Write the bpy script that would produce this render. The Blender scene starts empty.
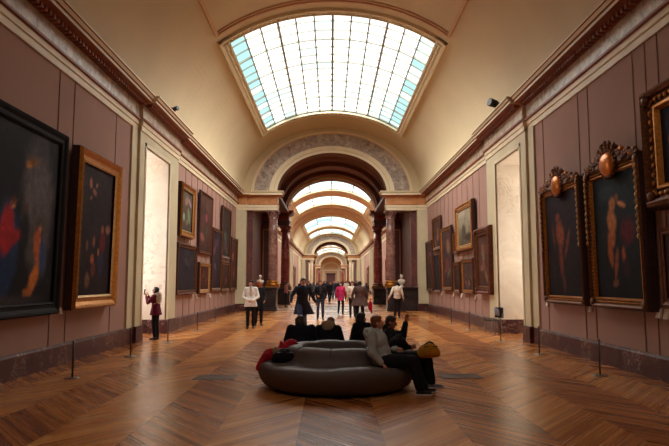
import bpy, bmesh, math, random
from mathutils import Vector, Matrix, noise
random.seed(7)
PI = math.pi
S = bpy.context.scene
COL = S.collection

# ------------------------------------------------------------------ camera
CX, CZ, F = -0.07, 1.70, 600.0
PITCH = math.radians(5.6)
cam_d = bpy.data.cameras.new('camera'); cam = bpy.data.objects.new('camera', cam_d); COL.objects.link(cam)
cam_d.sensor_fit = 'HORIZONTAL'; cam_d.sensor_width = 36; cam_d.lens = 36 * F / 669
cam_d.clip_end = 500
cam.location = (CX, 0, CZ)
cam.rotation_euler = (PI / 2 + PITCH, 0, -.0063)
S.camera = cam
CP, SP = math.cos(PITCH), math.sin(PITCH)

def ray(px, py):
    u, v = px - 330.7, 223 - py
    return u, CP * F - SP * v, SP * F + CP * v
def ground(px, py):
    u, w, h = ray(px, py); t = -CZ / h
    return CX + u * t, w * t
def on_side(px, py, X):
    u, w, h = ray(px, py); t = (X - CX) / u
    return w * t, CZ + h * t
def at_depth(px, py, Y):
    u, w, h = ray(px, py); t = Y / w
    return CX + u * t, CZ + h * t

# ------------------------------------------------------------------ view
S.view_settings.view_transform = 'Standard'
S.view_settings.look = 'None'
S.view_settings.gamma = 1
S.view_settings.use_curve_mapping = False
S.view_settings.exposure = 0.0
S.cycles.max_bounces = 8
S.cycles.diffuse_bounces = 4
S.cycles.glossy_bounces = 3
S.cycles.transmission_bounces = 2
S.cycles.sample_clamp_indirect = 6.0
S.cycles.caustics_reflective = False
S.cycles.caustics_refractive = False
S.cycles.use_denoising = True

# ------------------------------------------------------------------ mesh builder
class MB:
    def __init__(self):
        self.v = []; self.f = []; self.m = []; self.s = []
    def add(self, vs, fs, mi=0, smooth=False):
        b = len(self.v); self.v += [tuple(p) for p in vs]
        for f in fs:
            self.f.append(tuple(b + i for i in f)); self.m.append(mi); self.s.append(smooth)
        return self
    def box(self, x0, x1, y0, y1, z0, z1, mi=0):
        x0, x1 = min(x0, x1), max(x0, x1); y0, y1 = min(y0, y1), max(y0, y1)
        vs = [(x, y, z) for x in (x0, x1) for y in (y0, y1) for z in (z0, z1)]
        return self.add(vs, [(0,1,3,2),(4,6,7,5),(0,4,5,1),(2,3,7,6),(0,2,6,4),(1,5,7,3)], mi)
    def bar(self, a, b, w, h, up=(0,0,1), mi=0):
        a, b = Vector(a), Vector(b); d = (b - a).normalized(); up = Vector(up)
        if abs(d.dot(up)) > .98: up = Vector((1, 0, 0))
        s = d.cross(up).normalized() * w / 2; t = s.cross(d).normalized() * h / 2
        vs = [p + i * s + j * t for p in (a, b) for i, j in ((-1,-1),(1,-1),(1,1),(-1,1))]
        return self.add(vs, [(0,1,2,3),(7,6,5,4),(0,4,5,1),(1,5,6,2),(2,6,7,3),(3,7,4,0)], mi)
    def extrude_y(self, prof, y0, y1, mi=0, mis=None):          # prof: closed loop of (x, z)
        n = len(prof)
        vs = [(x, y0, z) for x, z in prof] + [(x, y1, z) for x, z in prof]
        for i in range(n):
            j = (i + 1) % n
            self.add([vs[i], vs[j], vs[n + j], vs[n + i]], [(0,1,2,3)], mis[i] if mis else mi)
        self.add([vs[i] for i in range(n)], [tuple(range(n))], mi)
        self.add([vs[n + i] for i in range(n)], [tuple(range(n - 1, -1, -1))], mi)
        return self
    def extrude_x(self, prof, x0, x1, mi=0, mis=None):          # prof: closed loop of (y, z)
        n = len(prof)
        vs = [(x0, y, z) for y, z in prof] + [(x1, y, z) for y, z in prof]
        for i in range(n):
            j = (i + 1) % n
            self.add([vs[i], vs[j], vs[n + j], vs[n + i]], [(0,1,2,3)], mis[i] if mis else mi)
        self.add([vs[i] for i in range(n)], [tuple(range(n))], mi)
        self.add([vs[n + i] for i in range(n)], [tuple(range(n - 1, -1, -1))], mi)
        return self
    def lathe(self, prof, c=(0,0,0), n=24, mi=0, sx=1, sy=1, smooth=True, axis=None):
        vs = []; fs = []; k = len(prof)
        for r, z in prof:
            for i in range(n):
                a = 2 * PI * i / n
                vs.append(Vector((r * sx * math.cos(a), r * sy * math.sin(a), z)))
        if axis is not None:
            q = Vector((0,0,1)).rotation_difference(Vector(axis).normalized())
            vs = [q @ p for p in vs]
        vs = [p + Vector(c) for p in vs]
        for j in range(k - 1):
            for i in range(n):
                i2 = (i + 1) % n
                fs.append((j*n+i, j*n+i2, (j+1)*n+i2, (j+1)*n+i))
        fs.append(tuple(range(n - 1, -1, -1))); fs.append(tuple((k-1)*n + i for i in range(n)))
        return self.add(vs, fs, mi, smooth)
    def ell(self, c, r, rot=None, n=12, m=8, mi=0):
        if not hasattr(r, '__len__'): r = (r, r, r)
        vs = [Vector((0,0,r[2]))]; fs = []
        for j in range(1, m):
            t = PI * j / m
            for i in range(n):
                a = 2 * PI * i / n
                vs.append(Vector((r[0]*math.sin(t)*math.cos(a), r[1]*math.sin(t)*math.sin(a), r[2]*math.cos(t))))
        vs.append(Vector((0,0,-r[2])))
        for i in range(n): fs.append((0, 1 + i, 1 + (i+1) % n))
        for j in range(m - 2):
            for i in range(n):
                a = 1 + j*n + i; b = 1 + j*n + (i+1) % n
                fs.append((a, a + n, b + n, b))
        L = len(vs) - 1
        for i in range(n): fs.append((L, 1 + (m-2)*n + (i+1) % n, 1 + (m-2)*n + i))
        if rot is not None: vs = [rot @ p for p in vs]
        return self.add([p + Vector(c) for p in vs], fs, mi, True)
    def cap(self, a, b, r0, r1=None, n=12, flat=1.0, up=(0,1,0), mi=0):       # tapered capsule; flat squashes along up
        a, b = Vector(a), Vector(b); r1 = r0 if r1 is None else r1
        d = b - a; L = d.length
        if L < 1e-6: return self.ell(a, r0, mi=mi)
        d /= L; up = Vector(up)
        if abs(d.dot(up)) > .95: up = Vector((1,0,0)) if abs(d.x) < .9 else Vector((0,0,1))
        s = d.cross(up).normalized(); t = s.cross(d).normalized() * flat
        rings = []
        for q in (-1, -.8, -.45, 0): rings.append((a + d * r0 * q, r0 * math.sqrt(max(0, 1 - q*q)) if q > -1 else r0 * .12))
        for q in (0, .45, .8, 1): rings.append((b + d * r1 * q, r1 * math.sqrt(max(0, 1 - q*q)) if q < 1 else r1 * .12))
        vs = []; fs = []
        for p, r in rings:
            for i in range(n):
                w = 2 * PI * i / n
                vs.append(p + s * r * math.cos(w) + t * r * math.sin(w))
        k = len(rings)
        for j in range(k - 1):
            for i in range(n):
                i2 = (i + 1) % n
                fs.append((j*n+i, j*n+i2, (j+1)*n+i2, (j+1)*n+i))
        fs.append(tuple(range(n - 1, -1, -1))); fs.append(tuple((k-1)*n + i for i in range(n)))
        return self.add(vs, fs, mi, True)
    def loft(self, rings, n=20, mi=0):                     # rings: (centre, rx, ry)
        vs = []; fs = []
        for c, rx, ry in rings:
            for i in range(n):
                a = 2 * PI * i / n
                vs.append((c[0] + rx*math.cos(a), c[1] + ry*math.sin(a), c[2]))
        k = len(rings)
        for j in range(k - 1):
            for i in range(n):
                i2 = (i + 1) % n
                fs.append((j*n+i, j*n+i2, (j+1)*n+i2, (j+1)*n+i))
        fs.append(tuple(range(n - 1, -1, -1))); fs.append(tuple((k-1)*n + i for i in range(n)))
        return self.add(vs, fs, mi, True)
    def arc_band(self, a0, b0, a1, b1, zc, y0, y1, t0=0, t1=PI, n=48, mi=0, smooth=False):   # ring of elliptical section between y0,y1
        vs = []; fs = []
        for k in range(n + 1):
            t = t0 + (t1 - t0) * k / n; c, s = math.cos(t), math.sin(t)
            vs += [(a0*c, y0, zc+b0*s), (a1*c, y0, zc+b1*s), (a1*c, y1, zc+b1*s), (a0*c, y1, zc+b0*s)]
        for k in range(n):
            o = 4*k
            for i in range(4):
                j = (i+1) % 4
                fs.append((o+i, o+j, o+4+j, o+4+i))
        fs.append((0,1,2,3)); fs.append((4*n+3, 4*n+2, 4*n+1, 4*n))
        return self.add(vs, fs, mi, smooth)
    def mesh(self, name, mats, recalc=True, autosmooth=None):
        me = bpy.data.meshes.new(name)
        me.from_pydata(self.v, [], self.f)
        if not hasattr(mats, '__len__'): mats = [mats]
        for m in mats: me.materials.append(m)
        me.polygons.foreach_set('material_index', self.m)
        me.polygons.foreach_set('use_smooth', self.s)
        if recalc:
            bm = bmesh.new(); bm.from_mesh(me)
            bmesh.ops.recalc_face_normals(bm, faces=bm.faces)
            bm.to_mesh(me); bm.free()
        me.update()
        return me
    def build(self, name, mats, parent=None, recalc=True):
        return link(name, self.mesh(name, mats, recalc), parent)

def link(name, me, parent=None):
    o = bpy.data.objects.new(name, me); COL.objects.link(o)
    if parent is not None: o.parent = parent
    return o
def tag(o, label=None, cat=None, group=None, kind=None):
    if label: o['label'] = label
    if cat: o['category'] = cat
    if group: o['group'] = group
    if kind: o['kind'] = kind
    return o
def empty(name, loc=(0,0,0), rz=0):
    o = bpy.data.objects.new(name, None); COL.objects.link(o)
    o.location = loc; o.rotation_euler = (0, 0, rz); o.empty_display_size = .1
    return o
def struct(o):
    o['kind'] = 'structure'; return o
def bevel(o, w=.01, seg=2):
    m = o.modifiers.new('bevel', 'BEVEL'); m.width = w; m.segments = seg; m.limit_method = 'ANGLE'
    return o
def copy_tree(o, parent=None):
    c = o.copy(); COL.objects.link(c); c.parent = parent
    for ch in list(o.children): copy_tree(ch, c)
    return c

def organic(mb, voxel=.012, smooth=4):
    """fuse overlapping closed shapes into one continuous skin"""
    me = mb.mesh('tmp', [], recalc=True)
    ob = bpy.data.objects.new('tmp', me); COL.objects.link(ob)
    r = ob.modifiers.new('r', 'REMESH'); r.mode = 'VOXEL'; r.voxel_size = voxel; r.use_smooth_shade = True
    s = ob.modifiers.new('s', 'SMOOTH'); s.factor = .5; s.iterations = smooth
    dg = bpy.context.evaluated_depsgraph_get(); dg.update()
    new = bpy.data.meshes.new_from_object(ob.evaluated_get(dg))
    bpy.data.objects.remove(ob); bpy.data.meshes.remove(me)
    new.polygons.foreach_set('use_smooth', [True] * len(new.polygons))
    return new

# ------------------------------------------------------------------ materials
def hexc(c): return tuple(c) + (1,)
def srgb(r, g, b):
    f = lambda c: (c/255/12.92) if c/255 <= .04045 else ((c/255+.055)/1.055)**2.4
    return (f(r), f(g), f(b))
class NT:
    def __init__(self, name):
        self.mat = bpy.data.materials.new(name); self.mat.use_nodes = True
        self.t = self.mat.node_tree; self.n = self.t.nodes; self.l = self.t.links
        self.b = self.n['Principled BSDF']
    def node(self, typ, **kw):
        nd = self.n.new(typ)
        for k, v in kw.items(): setattr(nd, k, v)
        return nd
    def put(self, sock, val):
        if hasattr(val, 'is_linked') or isinstance(val, bpy.types.NodeSocket): self.l.new(val, sock)
        else: sock.default_value = val
    def math(self, op, a, b=None, c=None):
        nd = self.node('ShaderNodeMath', operation=op)
        self.put(nd.inputs[0], a)
        if b is not None: self.put(nd.inputs[1], b)
        if c is not None: self.put(nd.inputs[2], c)
        return nd.outputs[0]
    def coord(self, scale=(1,1,1)):
        tc = self.node('ShaderNodeTexCoord'); mp = self.node('ShaderNodeMapping')
        self.l.new(tc.outputs['Object'], mp.inputs[0]); mp.inputs['Scale'].default_value = scale
        return mp.outputs[0]
    def noise(self, vec, scale=5, detail=4, rough=.5, dist=0):
        nd = self.node('ShaderNodeTexNoise'); self.l.new(vec, nd.inputs['Vector'])
        nd.inputs['Scale'].default_value = scale; nd.inputs['Detail'].default_value = detail
        nd.inputs['Roughness'].default_value = rough; nd.inputs['Distortion'].default_value = dist
        return nd.outputs[0]
    def ramp(self, fac, stops):
        nd = self.node('ShaderNodeValToRGB'); self.put(nd.inputs[0], fac)
        e = nd.color_ramp.elements
        while len(e) > 1: e.remove(e[-1])
        e[0].position, e[0].color = stops[0][0], hexc(stops[0][1])
        for p, c in stops[1:]:
            k = e.new(p); k.color = hexc(c)
        return nd.outputs[0]
    def mix(self, fac, a, b, mode='MIX'):
        nd = self.node('ShaderNodeMix', data_type='RGBA', blend_type=mode)
        self.put(nd.inputs[0], fac)
        self.put(nd.inputs[6], hexc(a) if isinstance(a, tuple) else a)
        self.put(nd.inputs[7], hexc(b) if isinstance(b, tuple) else b)
        return nd.outputs[2]
    def bump(self, h, strength=.2, dist=.01):
        nd = self.node('ShaderNodeBump'); self.put(nd.inputs['Height'], h)
        nd.inputs['Strength'].default_value = strength; nd.inputs['Distance'].default_value = dist
        self.l.new(nd.outputs[0], self.b.inputs['Normal'])
    def fin(self, col, rough=.6, metal=0, spec=.5):
        self.put(self.b.inputs['Base Color'], hexc(col) if isinstance(col, tuple) else col)
        self.put(self.b.inputs['Roughness'], rough); self.b.inputs['Metallic'].default_value = metal
        self.b.inputs['Specular IOR Level'].default_value = spec
        return self.mat

def plain(name, c, rough=.6, metal=0, var=.12, scale=6, bump=0, spec=.4):
    t = NT(name); v = t.coord()
    n = t.noise(v, scale, 4)
    lo = tuple(x * (1 - var) for x in c); hi = tuple(min(1, x * (1 + var)) for x in c)
    col = t.ramp(n, [(.3, lo), (.7, hi)])
    if bump: t.bump(t.noise(v, scale * 12, 3), bump, .01)
    return t.fin(col, rough, metal, spec)
def marble(name, base, dark, vein, scale=1.2, rough=.3, veinw=.03, spec=.5):
    t = NT(name); v = t.coord()
    a = t.noise(v, scale, 8, .65, 1.2)
    col = t.ramp(a, [(.3, dark), (.5, base), (.72, tuple(min(1, x*1.25) for x in base))])
    b = t.noise(v, scale * 1.7, 6, .6, 2.5)
    vn = t.math('ABSOLUTE', t.math('SUBTRACT', b, .5))
    msk = t.ramp(vn, [(0, (1,1,1)), (veinw, (0,0,0))])
    c2 = t.noise(v, scale * .9, 2)
    msk = t.math('MULTIPLY', msk, t.ramp(c2, [(.48, (0,0,0)), (.6, (1,1,1))]))
    col = t.mix(msk, col, vein)
    return t.fin(col, rough, 0, spec)
def pane(name, c, s, tr):
    """frosted roof glass: glows with the sky behind it and lets part of the daylight straight through"""
    t = NT(name); out = t.n['Material Output']
    e = t.node('ShaderNodeEmission'); e.inputs[0].default_value = hexc(c); e.inputs[1].default_value = s
    g = t.node('ShaderNodeBsdfTransparent'); g.inputs[0].default_value = (tr, tr, tr, 1)
    a = t.node('ShaderNodeAddShader'); t.l.new(e.outputs[0], a.inputs[0]); t.l.new(g.outputs[0], a.inputs[1]); t.l.new(a.outputs[0], out.inputs[0])
    t.n.remove(t.b)
    return t.mat
def emit(name, c, s):
    t = NT(name); t.b.inputs['Emission Color'].default_value = hexc(c); t.b.inputs['Emission Strength'].default_value = s
    return t.fin((.3,.3,.3), .4)
def cloth(name, c, rough=.85, scale=30, var=.25):
    t = NT(name); v = t.coord()
    n = t.noise(v, scale, 5, .6); n2 = t.noise(v, 5, 3)
    lo = tuple(x * (1 - var) for x in c); hi = tuple(min(1, x * (1 + var)) for x in c)
    col = t.ramp(n2, [(.3, lo), (.7, hi)])
    t.bump(n, .35, .01)
    return t.fin(col, rough, 0, .25)

M = {}
M['vault'] = plain('vault_plaster', srgb(208, 188, 152), .8, var=.05, scale=.5)
M['vault_rib'] = plain('rib_plaster', srgb(206, 166, 132), .75, var=.07, scale=1.5)
M['mauve'] = plain('mauve_fabric_wall', srgb(165, 127, 113), .85, var=.05, scale=.8, bump=.1)
M['batten'] = plain('mauve_batten', srgb(134, 98, 84), .8, var=.05)
M['cream'] = plain('cream_stone', srgb(205, 192, 158), .6, var=.08, scale=1.2)
M['cream_edge'] = plain('cream_moulding', srgb(222, 205, 172), .55, var=.05, scale=2)
M['reveal'] = marble('reveal_stone', srgb(226, 212, 192), srgb(216, 198, 174), srgb(206, 184, 158), .6, .5, .03)
M['ochre'] = plain('ochre_cornice', srgb(186, 122, 76), .55, var=.12, scale=2)
M['redbrown'] = plain('red_brown_moulding', srgb(136, 74, 52), .55, var=.15, scale=3)
M['frieze'] = marble('frieze_marble', srgb(186, 164, 140), srgb(112, 88, 76), srgb(222, 205, 182), 3.4, .45, .09)
M['archmarble'] = marble('arch_marble', srgb(160, 142, 130), srgb(96, 78, 76), srgb(214, 200, 184), 3.2, .45, .06)
M['orangefrieze'] = marble('orange_marble', srgb(190, 128, 78), srgb(160, 98, 60), srgb(215, 165, 115), 1.4, .4, .05)
M['base'] = marble('red_base_marble', srgb(78, 40, 40), srgb(40, 22, 26), srgb(214, 180, 160), 2.4, .38, .018, .35)
M['red_shaded'] = marble('shaded_red_marble', srgb(92, 48, 46), srgb(70, 34, 36), srgb(120, 70, 60), .7, .5, .03)  # red marble with the shade of the passage put into its colour
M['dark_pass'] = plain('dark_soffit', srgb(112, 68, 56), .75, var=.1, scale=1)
M['colgrey'] = marble('brown_column_marble', srgb(128, 88, 78), srgb(76, 50, 48), srgb(170, 130, 112), 2.6, .25, .08)
M['colred'] = marble('red_column_marble', srgb(138, 58, 54), srgb(92, 34, 36), srgb(190, 120, 105), 2.2, .25, .05)
M['pedestal'] = marble('black_pedestal_marble', srgb(42, 34, 36), srgb(24, 20, 24), srgb(90, 74, 70), 1.6, .25, .02)
M['gold'] = plain('gilt', srgb(176, 112, 42), .35, .75, var=.3, scale=20, bump=.3)
M['gold_dark'] = plain('dark_gilt', srgb(104, 60, 28), .45, .5, var=.45, scale=22, bump=.4)
M['gold_brown'] = plain('brown_gilt', srgb(104, 56, 36), .45, .4, var=.3, scale=14, bump=.3)
M['gold_pale'] = plain('pale_gilt', srgb(190, 150, 96), .4, .55, var=.3, scale=20, bump=.2)
M['black_frame'] = plain('black_frame', srgb(20, 15, 16), .7, 0, var=.3, scale=10, spec=.12)
M['frame_back'] = plain('frame_side', srgb(58, 34, 28), .7, 0, var=.2)
M['white'] = plain('white_card', srgb(225, 215, 200), .6, var=.04)
M['steel'] = plain('brushed_steel', srgb(150, 140, 130), .35, .8, var=.1, scale=30)
M['steel_dark'] = plain('bronzed_steel', srgb(84, 68, 62), .4, .7, var=.1, scale=30)
M['vent'] = plain('vent_grille', srgb(36, 30, 28), .5, .5, var=.2, scale=20)
M['bar'] = plain('glazing_bar', srgb(158, 160, 148), .6, .1, var=.05)
M['bust'] = marble('white_marble', srgb(216, 200, 180), srgb(180, 160, 145), srgb(235, 225, 210), 3, .4, .03)
M['black'] = plain('black_plastic', srgb(20, 19, 21), .45, var=.1)

# chevron parquet
def floor_mat():
    t = NT('chevron_parquet'); tc = t.node('ShaderNodeTexCoord'); sp = t.node('ShaderNodeSeparateXYZ')
    t.l.new(tc.outputs['Object'], sp.inputs[0]); X, Y = sp.outputs[0], sp.outputs[1]
    W = .94
    xs = t.math('DIVIDE', t.math('ADD', X, 60 * W - .50), W)
    cell = t.math('FLOOR', xs); fr = t.math('FRACT', xs)
    par = t.math('MODULO', cell, 2.0)
    sgn = t.math('SUBTRACT', t.math('MULTIPLY', par, 2.0), 1.0)
    k = 1.25
    q = t.math('ADD', t.math('DIVIDE', Y, 1.0), t.math('MULTIPLY', t.math('MULTIPLY', sgn, fr), W * k))
    pl = t.math('DIVIDE', t.math('ADD', q, 40), .115)
    pi_ = t.math('FLOOR', pl); pf = t.math('FRACT', pl)
    cb = t.node('ShaderNodeCombineXYZ'); t.l.new(pi_, cb.inputs[0]); t.l.new(cell, cb.inputs[1])
    wn = t.node('ShaderNodeTexWhiteNoise'); wn.noise_dimensions = '2D'; t.l.new(cb.outputs[0], wn.inputs['Vector'])
    # grain stretched along each plank
    gx = t.math('MULTIPLY', fr, W)
    g = t.node('ShaderNodeCombineXYZ')
    t.l.new(t.math('ADD', t.math('MULTIPLY', gx, .7), t.math('MULTIPLY', pi_, 3.7)), g.inputs[0])
    t.l.new(t.math('MULTIPLY', q, 18), g.inputs[1]); t.l.new(cell, g.inputs[2])
    gr = t.node('ShaderNodeTexNoise'); t.l.new(g.outputs[0], gr.inputs['Vector']); gr.inputs['Scale'].default_value = 1.0; gr.inputs['Detail'].default_value = 2.5
    tone = t.math('ADD', t.math('MULTIPLY', wn.outputs[0], .30), t.math('MULTIPLY', gr.outputs[0], .42))
    tone = t.math('SUBTRACT', tone, t.math('MULTIPLY', par, .18))  # every other column darker: sheen by grain direction put into the colour
    col = t.ramp(tone, [(.0, srgb(108, 56, 27)), (.16, srgb(148, 84, 40)), (.38, srgb(194, 124, 62)), (.62, srgb(218, 156, 88))])
    edge = t.math('LESS_THAN', pf, .05); edge2 = t.math('LESS_THAN', fr, .010)
    ln = t.math('MAXIMUM', edge, edge2)
    col = t.mix(t.math('MULTIPLY', ln, .55), col, srgb(62, 30, 18))
    big = t.noise(tc.outputs['Object'], .35, 3)
    rough = t.math('ADD', t.math('MULTIPLY', big, .16), t.math('ADD', t.math('MULTIPLY', gr.outputs[0], .12), .12))
    t.bump(t.math('ADD', t.math('MULTIPLY', big, .6), t.math('MULTIPLY', wn.outputs[0], .12)), .06, .02)
    return t.fin(col, rough, 0, .5)
M['floor'] = floor_mat()
E_SKY = 1.12
# daylight: a pale overcast sky and one very soft sun high above the roof glass
W_ = bpy.data.worlds.new('sky'); S.world = W_; W_.use_nodes = True
W_.node_tree.nodes['Background'].inputs[0].default_value = (.86, .96, 1, 1); W_.node_tree.nodes['Background'].inputs[1].default_value = .25
sd = bpy.data.lights.new('sun', 'SUN'); sd.energy = 28; sd.angle = math.radians(150); sd.color = (1, .985, .93)
so_ = bpy.data.objects.new('sun', sd); COL.objects.link(so_); so_.location = (0, 20, 30)
M['pane_white'] = pane('skylight_glass', (.98, 1, .95), E_SKY, .8)
M['pane_cyan'] = pane('skylight_glass_cyan', (.42, .80, .83), .9, .5)
M['pane_pale'] = pane('skylight_glass_pale', (.70, .93, .93), 1.0, .7)
M['pane_fill'] = emit('fill_light_pane', (1, .93, .84), 1.05)  # opaque glowing panes, added as fill light for the near end
M['win_left'] = emit('window_glass_bright', (.95, .95, 1), 5)
M['win_right'] = emit('window_glass', (1, .96, .90), 3.4)
# ================================================================== the room
WL = 5.67            # half width, wall plane
YA, YB = -8.0, 35.4   # first bay
ZS = 7.05            # springing of the vault
VA, VBH = 5.40, 4.03 # vault semi-axes
NB0, NB1 = 17.57, 20.22   # window bay opening
YEND = 236.0

fl = MB(); fl.box(-7.7, 7.7, YA - .3, YEND + 1, -.15, 0); struct(fl.build('floor', M['floor']))

def side_wall(s, name, y0, y1, niches):
    m = MB(); ys = [y0]
    for a, b in niches: ys += [a, b]
    ys.append(y1)
    for i in range(0, len(ys), 2): m.box(s*WL, s*7.6, ys[i], ys[i+1], 0, 6.1)
    m.box(s*WL, s*7.6, y0, y1, 6.1, 7.3)
    return struct(m.build(name, M['mauve']))
side_wall(-1, 'wall_left', YA, YB + .6, [(16.98, 21.35)])
side_wall(1, 'wall_right', YA, YB + .6, [(16.98, 21.35)])

# battens over the fabric seams
def battens(s, ys, y_lo=-8):
    m = MB()
    for y in ys: m.box(s*(WL + .01), s*(WL - .014), y - .012, y + .012, .43, 6.1)
    return m
seams = [on_side(59.2, 110, -WL)[0], on_side(74.7, 110, -WL)[0], on_side(116, 140, -WL)[0]]
seams += [9.2, 7.4, 6.7, 4.5, 2.0] + [22.9 + 1.02 * i for i in range(12)]
struct(battens(-1, seams).build('trim_1', M['batten']))
seams = [on_side(p, 120, WL)[0] for p in (543, 579, 589, 636, 649, 662)] + [8.6, 7.2, 6.6, 4.4, 2.0] + [22.9 + 1.02 * i for i in range(12)]
struct(battens(1, seams).build('trim_2', M['batten']))

# baseboards
BH = .43
def baseboard(s, name, y0, y1, bay=True):
    m = MB()
    def run(a, b, d):
        m.extrude_y([(s*(WL+.05), 0), (s*d, 0), (s*d, BH - .05), (s*(d + .025), BH), (s*(WL+.05), BH)], a, b)
    if bay:
        run(y0, 16.98, 5.61); run(21.37, y1, 5.61)
        m.box(s*5.50, s*5.9, 16.98, NB0 + .04, 0, BH + .02)
        m.box(s*5.50, s*7.3, NB1 - .04, 21.37, 0, BH + .02)
        m.box(s*5.9, s*7.3, 16.98, NB0 + .04, 0, BH + .02)
    else: run(y0, y1, 5.61)
    return struct(m.build(name, M['base']))
baseboard(-1, 'baseboard_left', YA, YB, True)
baseboard(1, 'baseboard_right', YA, YB, True)

# window bays: piers, lintel, reveals, window
n_tr = [2]
def trim(mb, mats):
    n_tr[0] += 1
    return struct(mb.build('trim_%d' % n_tr[0], mats))
for s in (-1, 1):
    m = MB()
    m.box(s*5.62, s*(WL+.02), 16.52, 17.0, BH, 6.1)
    m.box(s*5.55, s*7.6, 17.0, NB0, BH, 6.12)
    m.box(s*5.55, s*7.6, NB1, 21.35, BH, 6.12)
    m.box(s*5.55, s*7.6, NB0, NB1, 5.70, 6.12)
    m.box(s*5.53, s*5.58, NB0 - .10, NB0, BH, 5.80, 1); m.box(s*5.53, s*5.58, NB1, NB1 + .10, BH, 5.80, 1)
    m.box(s*5.53, s*5.58, NB0 - .10, NB1 + .10, 5.70, 5.80, 1)
    trim(m, [M['cream'], M['cream_edge']])
    m = MB()      # stone lining of the deep reveals
    m.box(s*5.60, s*7.3, NB1 - .02, NB1 + .01, BH, 5.7); m.box(s*5.60, s*7.3, NB0 - .01, NB0 + .02, BH, 5.7)
    m.box(s*5.60, s*7.3, NB0, NB1, 5.67, 5.72)
    trim(m, M['reveal'])
    # window in the outer wall
    w = MB()
    xo = 7.3
    for y in (NB0 + .05, NB1 - .05): w.box(s*(xo-.06), s*(xo+.08), y - .05, y + .05, .75, 5.6)
    for z in (.8, 5.55): w.box(s*(xo-.06), s*(xo+.08), NB0, NB1, z - .05, z + .05)
    for k in range(1, 4):
        y = NB0 + (NB1 - NB0) * k / 4; w.box(s*(xo-.03), s*(xo+.05), y - .025, y + .025, .8, 5.55)
    for k in range(1, 6):
        z = .8 + 4.75 * k / 6; w.box(s*(xo-.03), s*(xo+.05), NB0, NB1, z - .02, z + .02)
    wo = struct(w.build('window_%d' % (1 if s < 0 else 2), M['cream_edge']))
    p = MB(); p.box(s*(xo+.02), s*(xo+.03), NB0 + .05, NB1 - .05, .8, 5.55)
    p.build('glass', M['win_left' if s < 0 else 'win_right'], wo)
    b = MB(); b.box(s*xo, s*7.6, NB0, NB1, 0, .8)
    trim(b, M['cream'])

# entablature
def entab_profile(s, o=0.0):
    P = [(5.90, 6.06), (5.63, 6.06), (5.63, 6.20), (5.60, 6.215), (5.60, 6.335), (5.545, 6.35), (5.545, 6.40), (5.60, 6.41),
         (5.60, 6.80), (5.54, 6.81), (5.52, 6.84), (5.27, 6.865), (5.25, 6.875), (5.25, 6.945), (5.21, 6.955), (5.17, 7.02), (5.14, 7.03), (5.14, 7.07), (5.90, 7.09)]
    mi = [0, 0, 3, 0, 1, 1, 1, 2, 1, 1, 1, 1, 3, 1, 3, 1, 3, 3, 1]
    return [(s*(x - o), z) for x, z in P], mi
def entab_run(mb, s, y0, y1, o=0.0):
    p, mi = entab_profile(s, o); mb.extrude_y(p, y0, y1, 0, mi)
def dentils(mb, s, y0, y1, o=0.0, pitch=.17):
    n = int((y1 - y0) / pitch)
    for k in range(n):
        y = y0 + (k + .25) * pitch
        mb.box(s*(5.54 - o), s*(5.40 - o), y, y + pitch*.55, 6.76, 6.862, 1)
EMAT = [M['cream_edge'], M['redbrown'], M['frieze'], M['cream_edge']]
for s in (-1, 1):
    m = MB()
    entab_run(m, s, YA, 17.0); entab_run(m, s, 17.0, 21.35, .11); entab_run(m, s, 21.35, YB + .3)
    dentils(m, s, 6, 16.9); dentils(m, s, 17.1, 21.3, .11); dentils(m, s, 21.5, YB - .6)
    trim(m, EMAT)

# vault ---------------------------------------------------------------------
PHI = math.asin(3.62 / VA)          # half opening of the skylights
PHI_NEAR = PHI; PHI_FAR = math.asin(3.9 / VA)
def vault_pt(phi, a=VA, b=VBH): return (a * math.sin(phi), ZS + b * math.cos(phi))
def vault(name, y0, y1, holes, mat, PHI=PHI):
    """elliptical barrel from y0 to y1 with rectangular skylight openings"""
    m = MB(); nphi = 20
    phis = [-PI/2 + (PI/2 - PHI) * k / nphi for k in range(nphi)] + [-PHI + 2*PHI*k/24 for k in range(24)] + [PHI + (PI/2 - PHI) * k / nphi for k in range(nphi + 1)]
    ys = sorted({y0, y1} | {h[0] for h in holes} | {h[1] for h in holes})
    for i in range(len(ys) - 1):
        ya, yb = ys[i], ys[i+1]
        hole = any(h[0] <= ya + 1e-6 and yb <= h[1] + 1e-6 for h in holes)
        for k in range(len(phis) - 1):
            a, b = phis[k], phis[k+1]
            if hole and a >= -PHI - 1e-6 and b <= PHI + 1e-6: continue
            (x0, z0), (x1, z1) = vault_pt(a), vault_pt(b)
            (X0, Z0), (X1, Z1) = vault_pt(a, VA + .25, VBH + .25), vault_pt(b, VA + .25, VBH + .25)
            vs = [(x0,ya,z0),(x1,ya,z1),(x1,yb,z1),(x0,yb,z0),(X0,ya,Z0),(X1,ya,Z1),(X1,yb,Z1),(X0,yb,Z0)]
            m.add(vs, [(0,1,2,3),(7,6,5,4),(0,4,5,1),(1,5,6,2),(2,6,7,3),(3,7,4,0)], 0, False)
    bm = bmesh.new(); me = m.mesh(name, mat, False); bm.from_mesh(me)
    bmesh.ops.remove_doubles(bm, verts=bm.verts, dist=1e-4)
    seen = {}                                   # drop the coincident inner walls between cells
    for f in bm.faces:
        key = tuple(sorted(v.index for v in f.verts)); seen.setdefault(key, []).append(f)
    bmesh.ops.delete(bm, geom=[f for g in seen.values() if len(g) > 1 for f in g], context='FACES_ONLY')
    bmesh.ops.recalc_face_normals(bm, faces=bm.faces)
    for f in bm.faces: f.smooth = True
    bm.to_mesh(me); bm.free()
    o = struct(link(name, me))
    e = o.modifiers.new('split', 'EDGE_SPLIT'); e.split_angle = math.radians(35)
    return o

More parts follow.
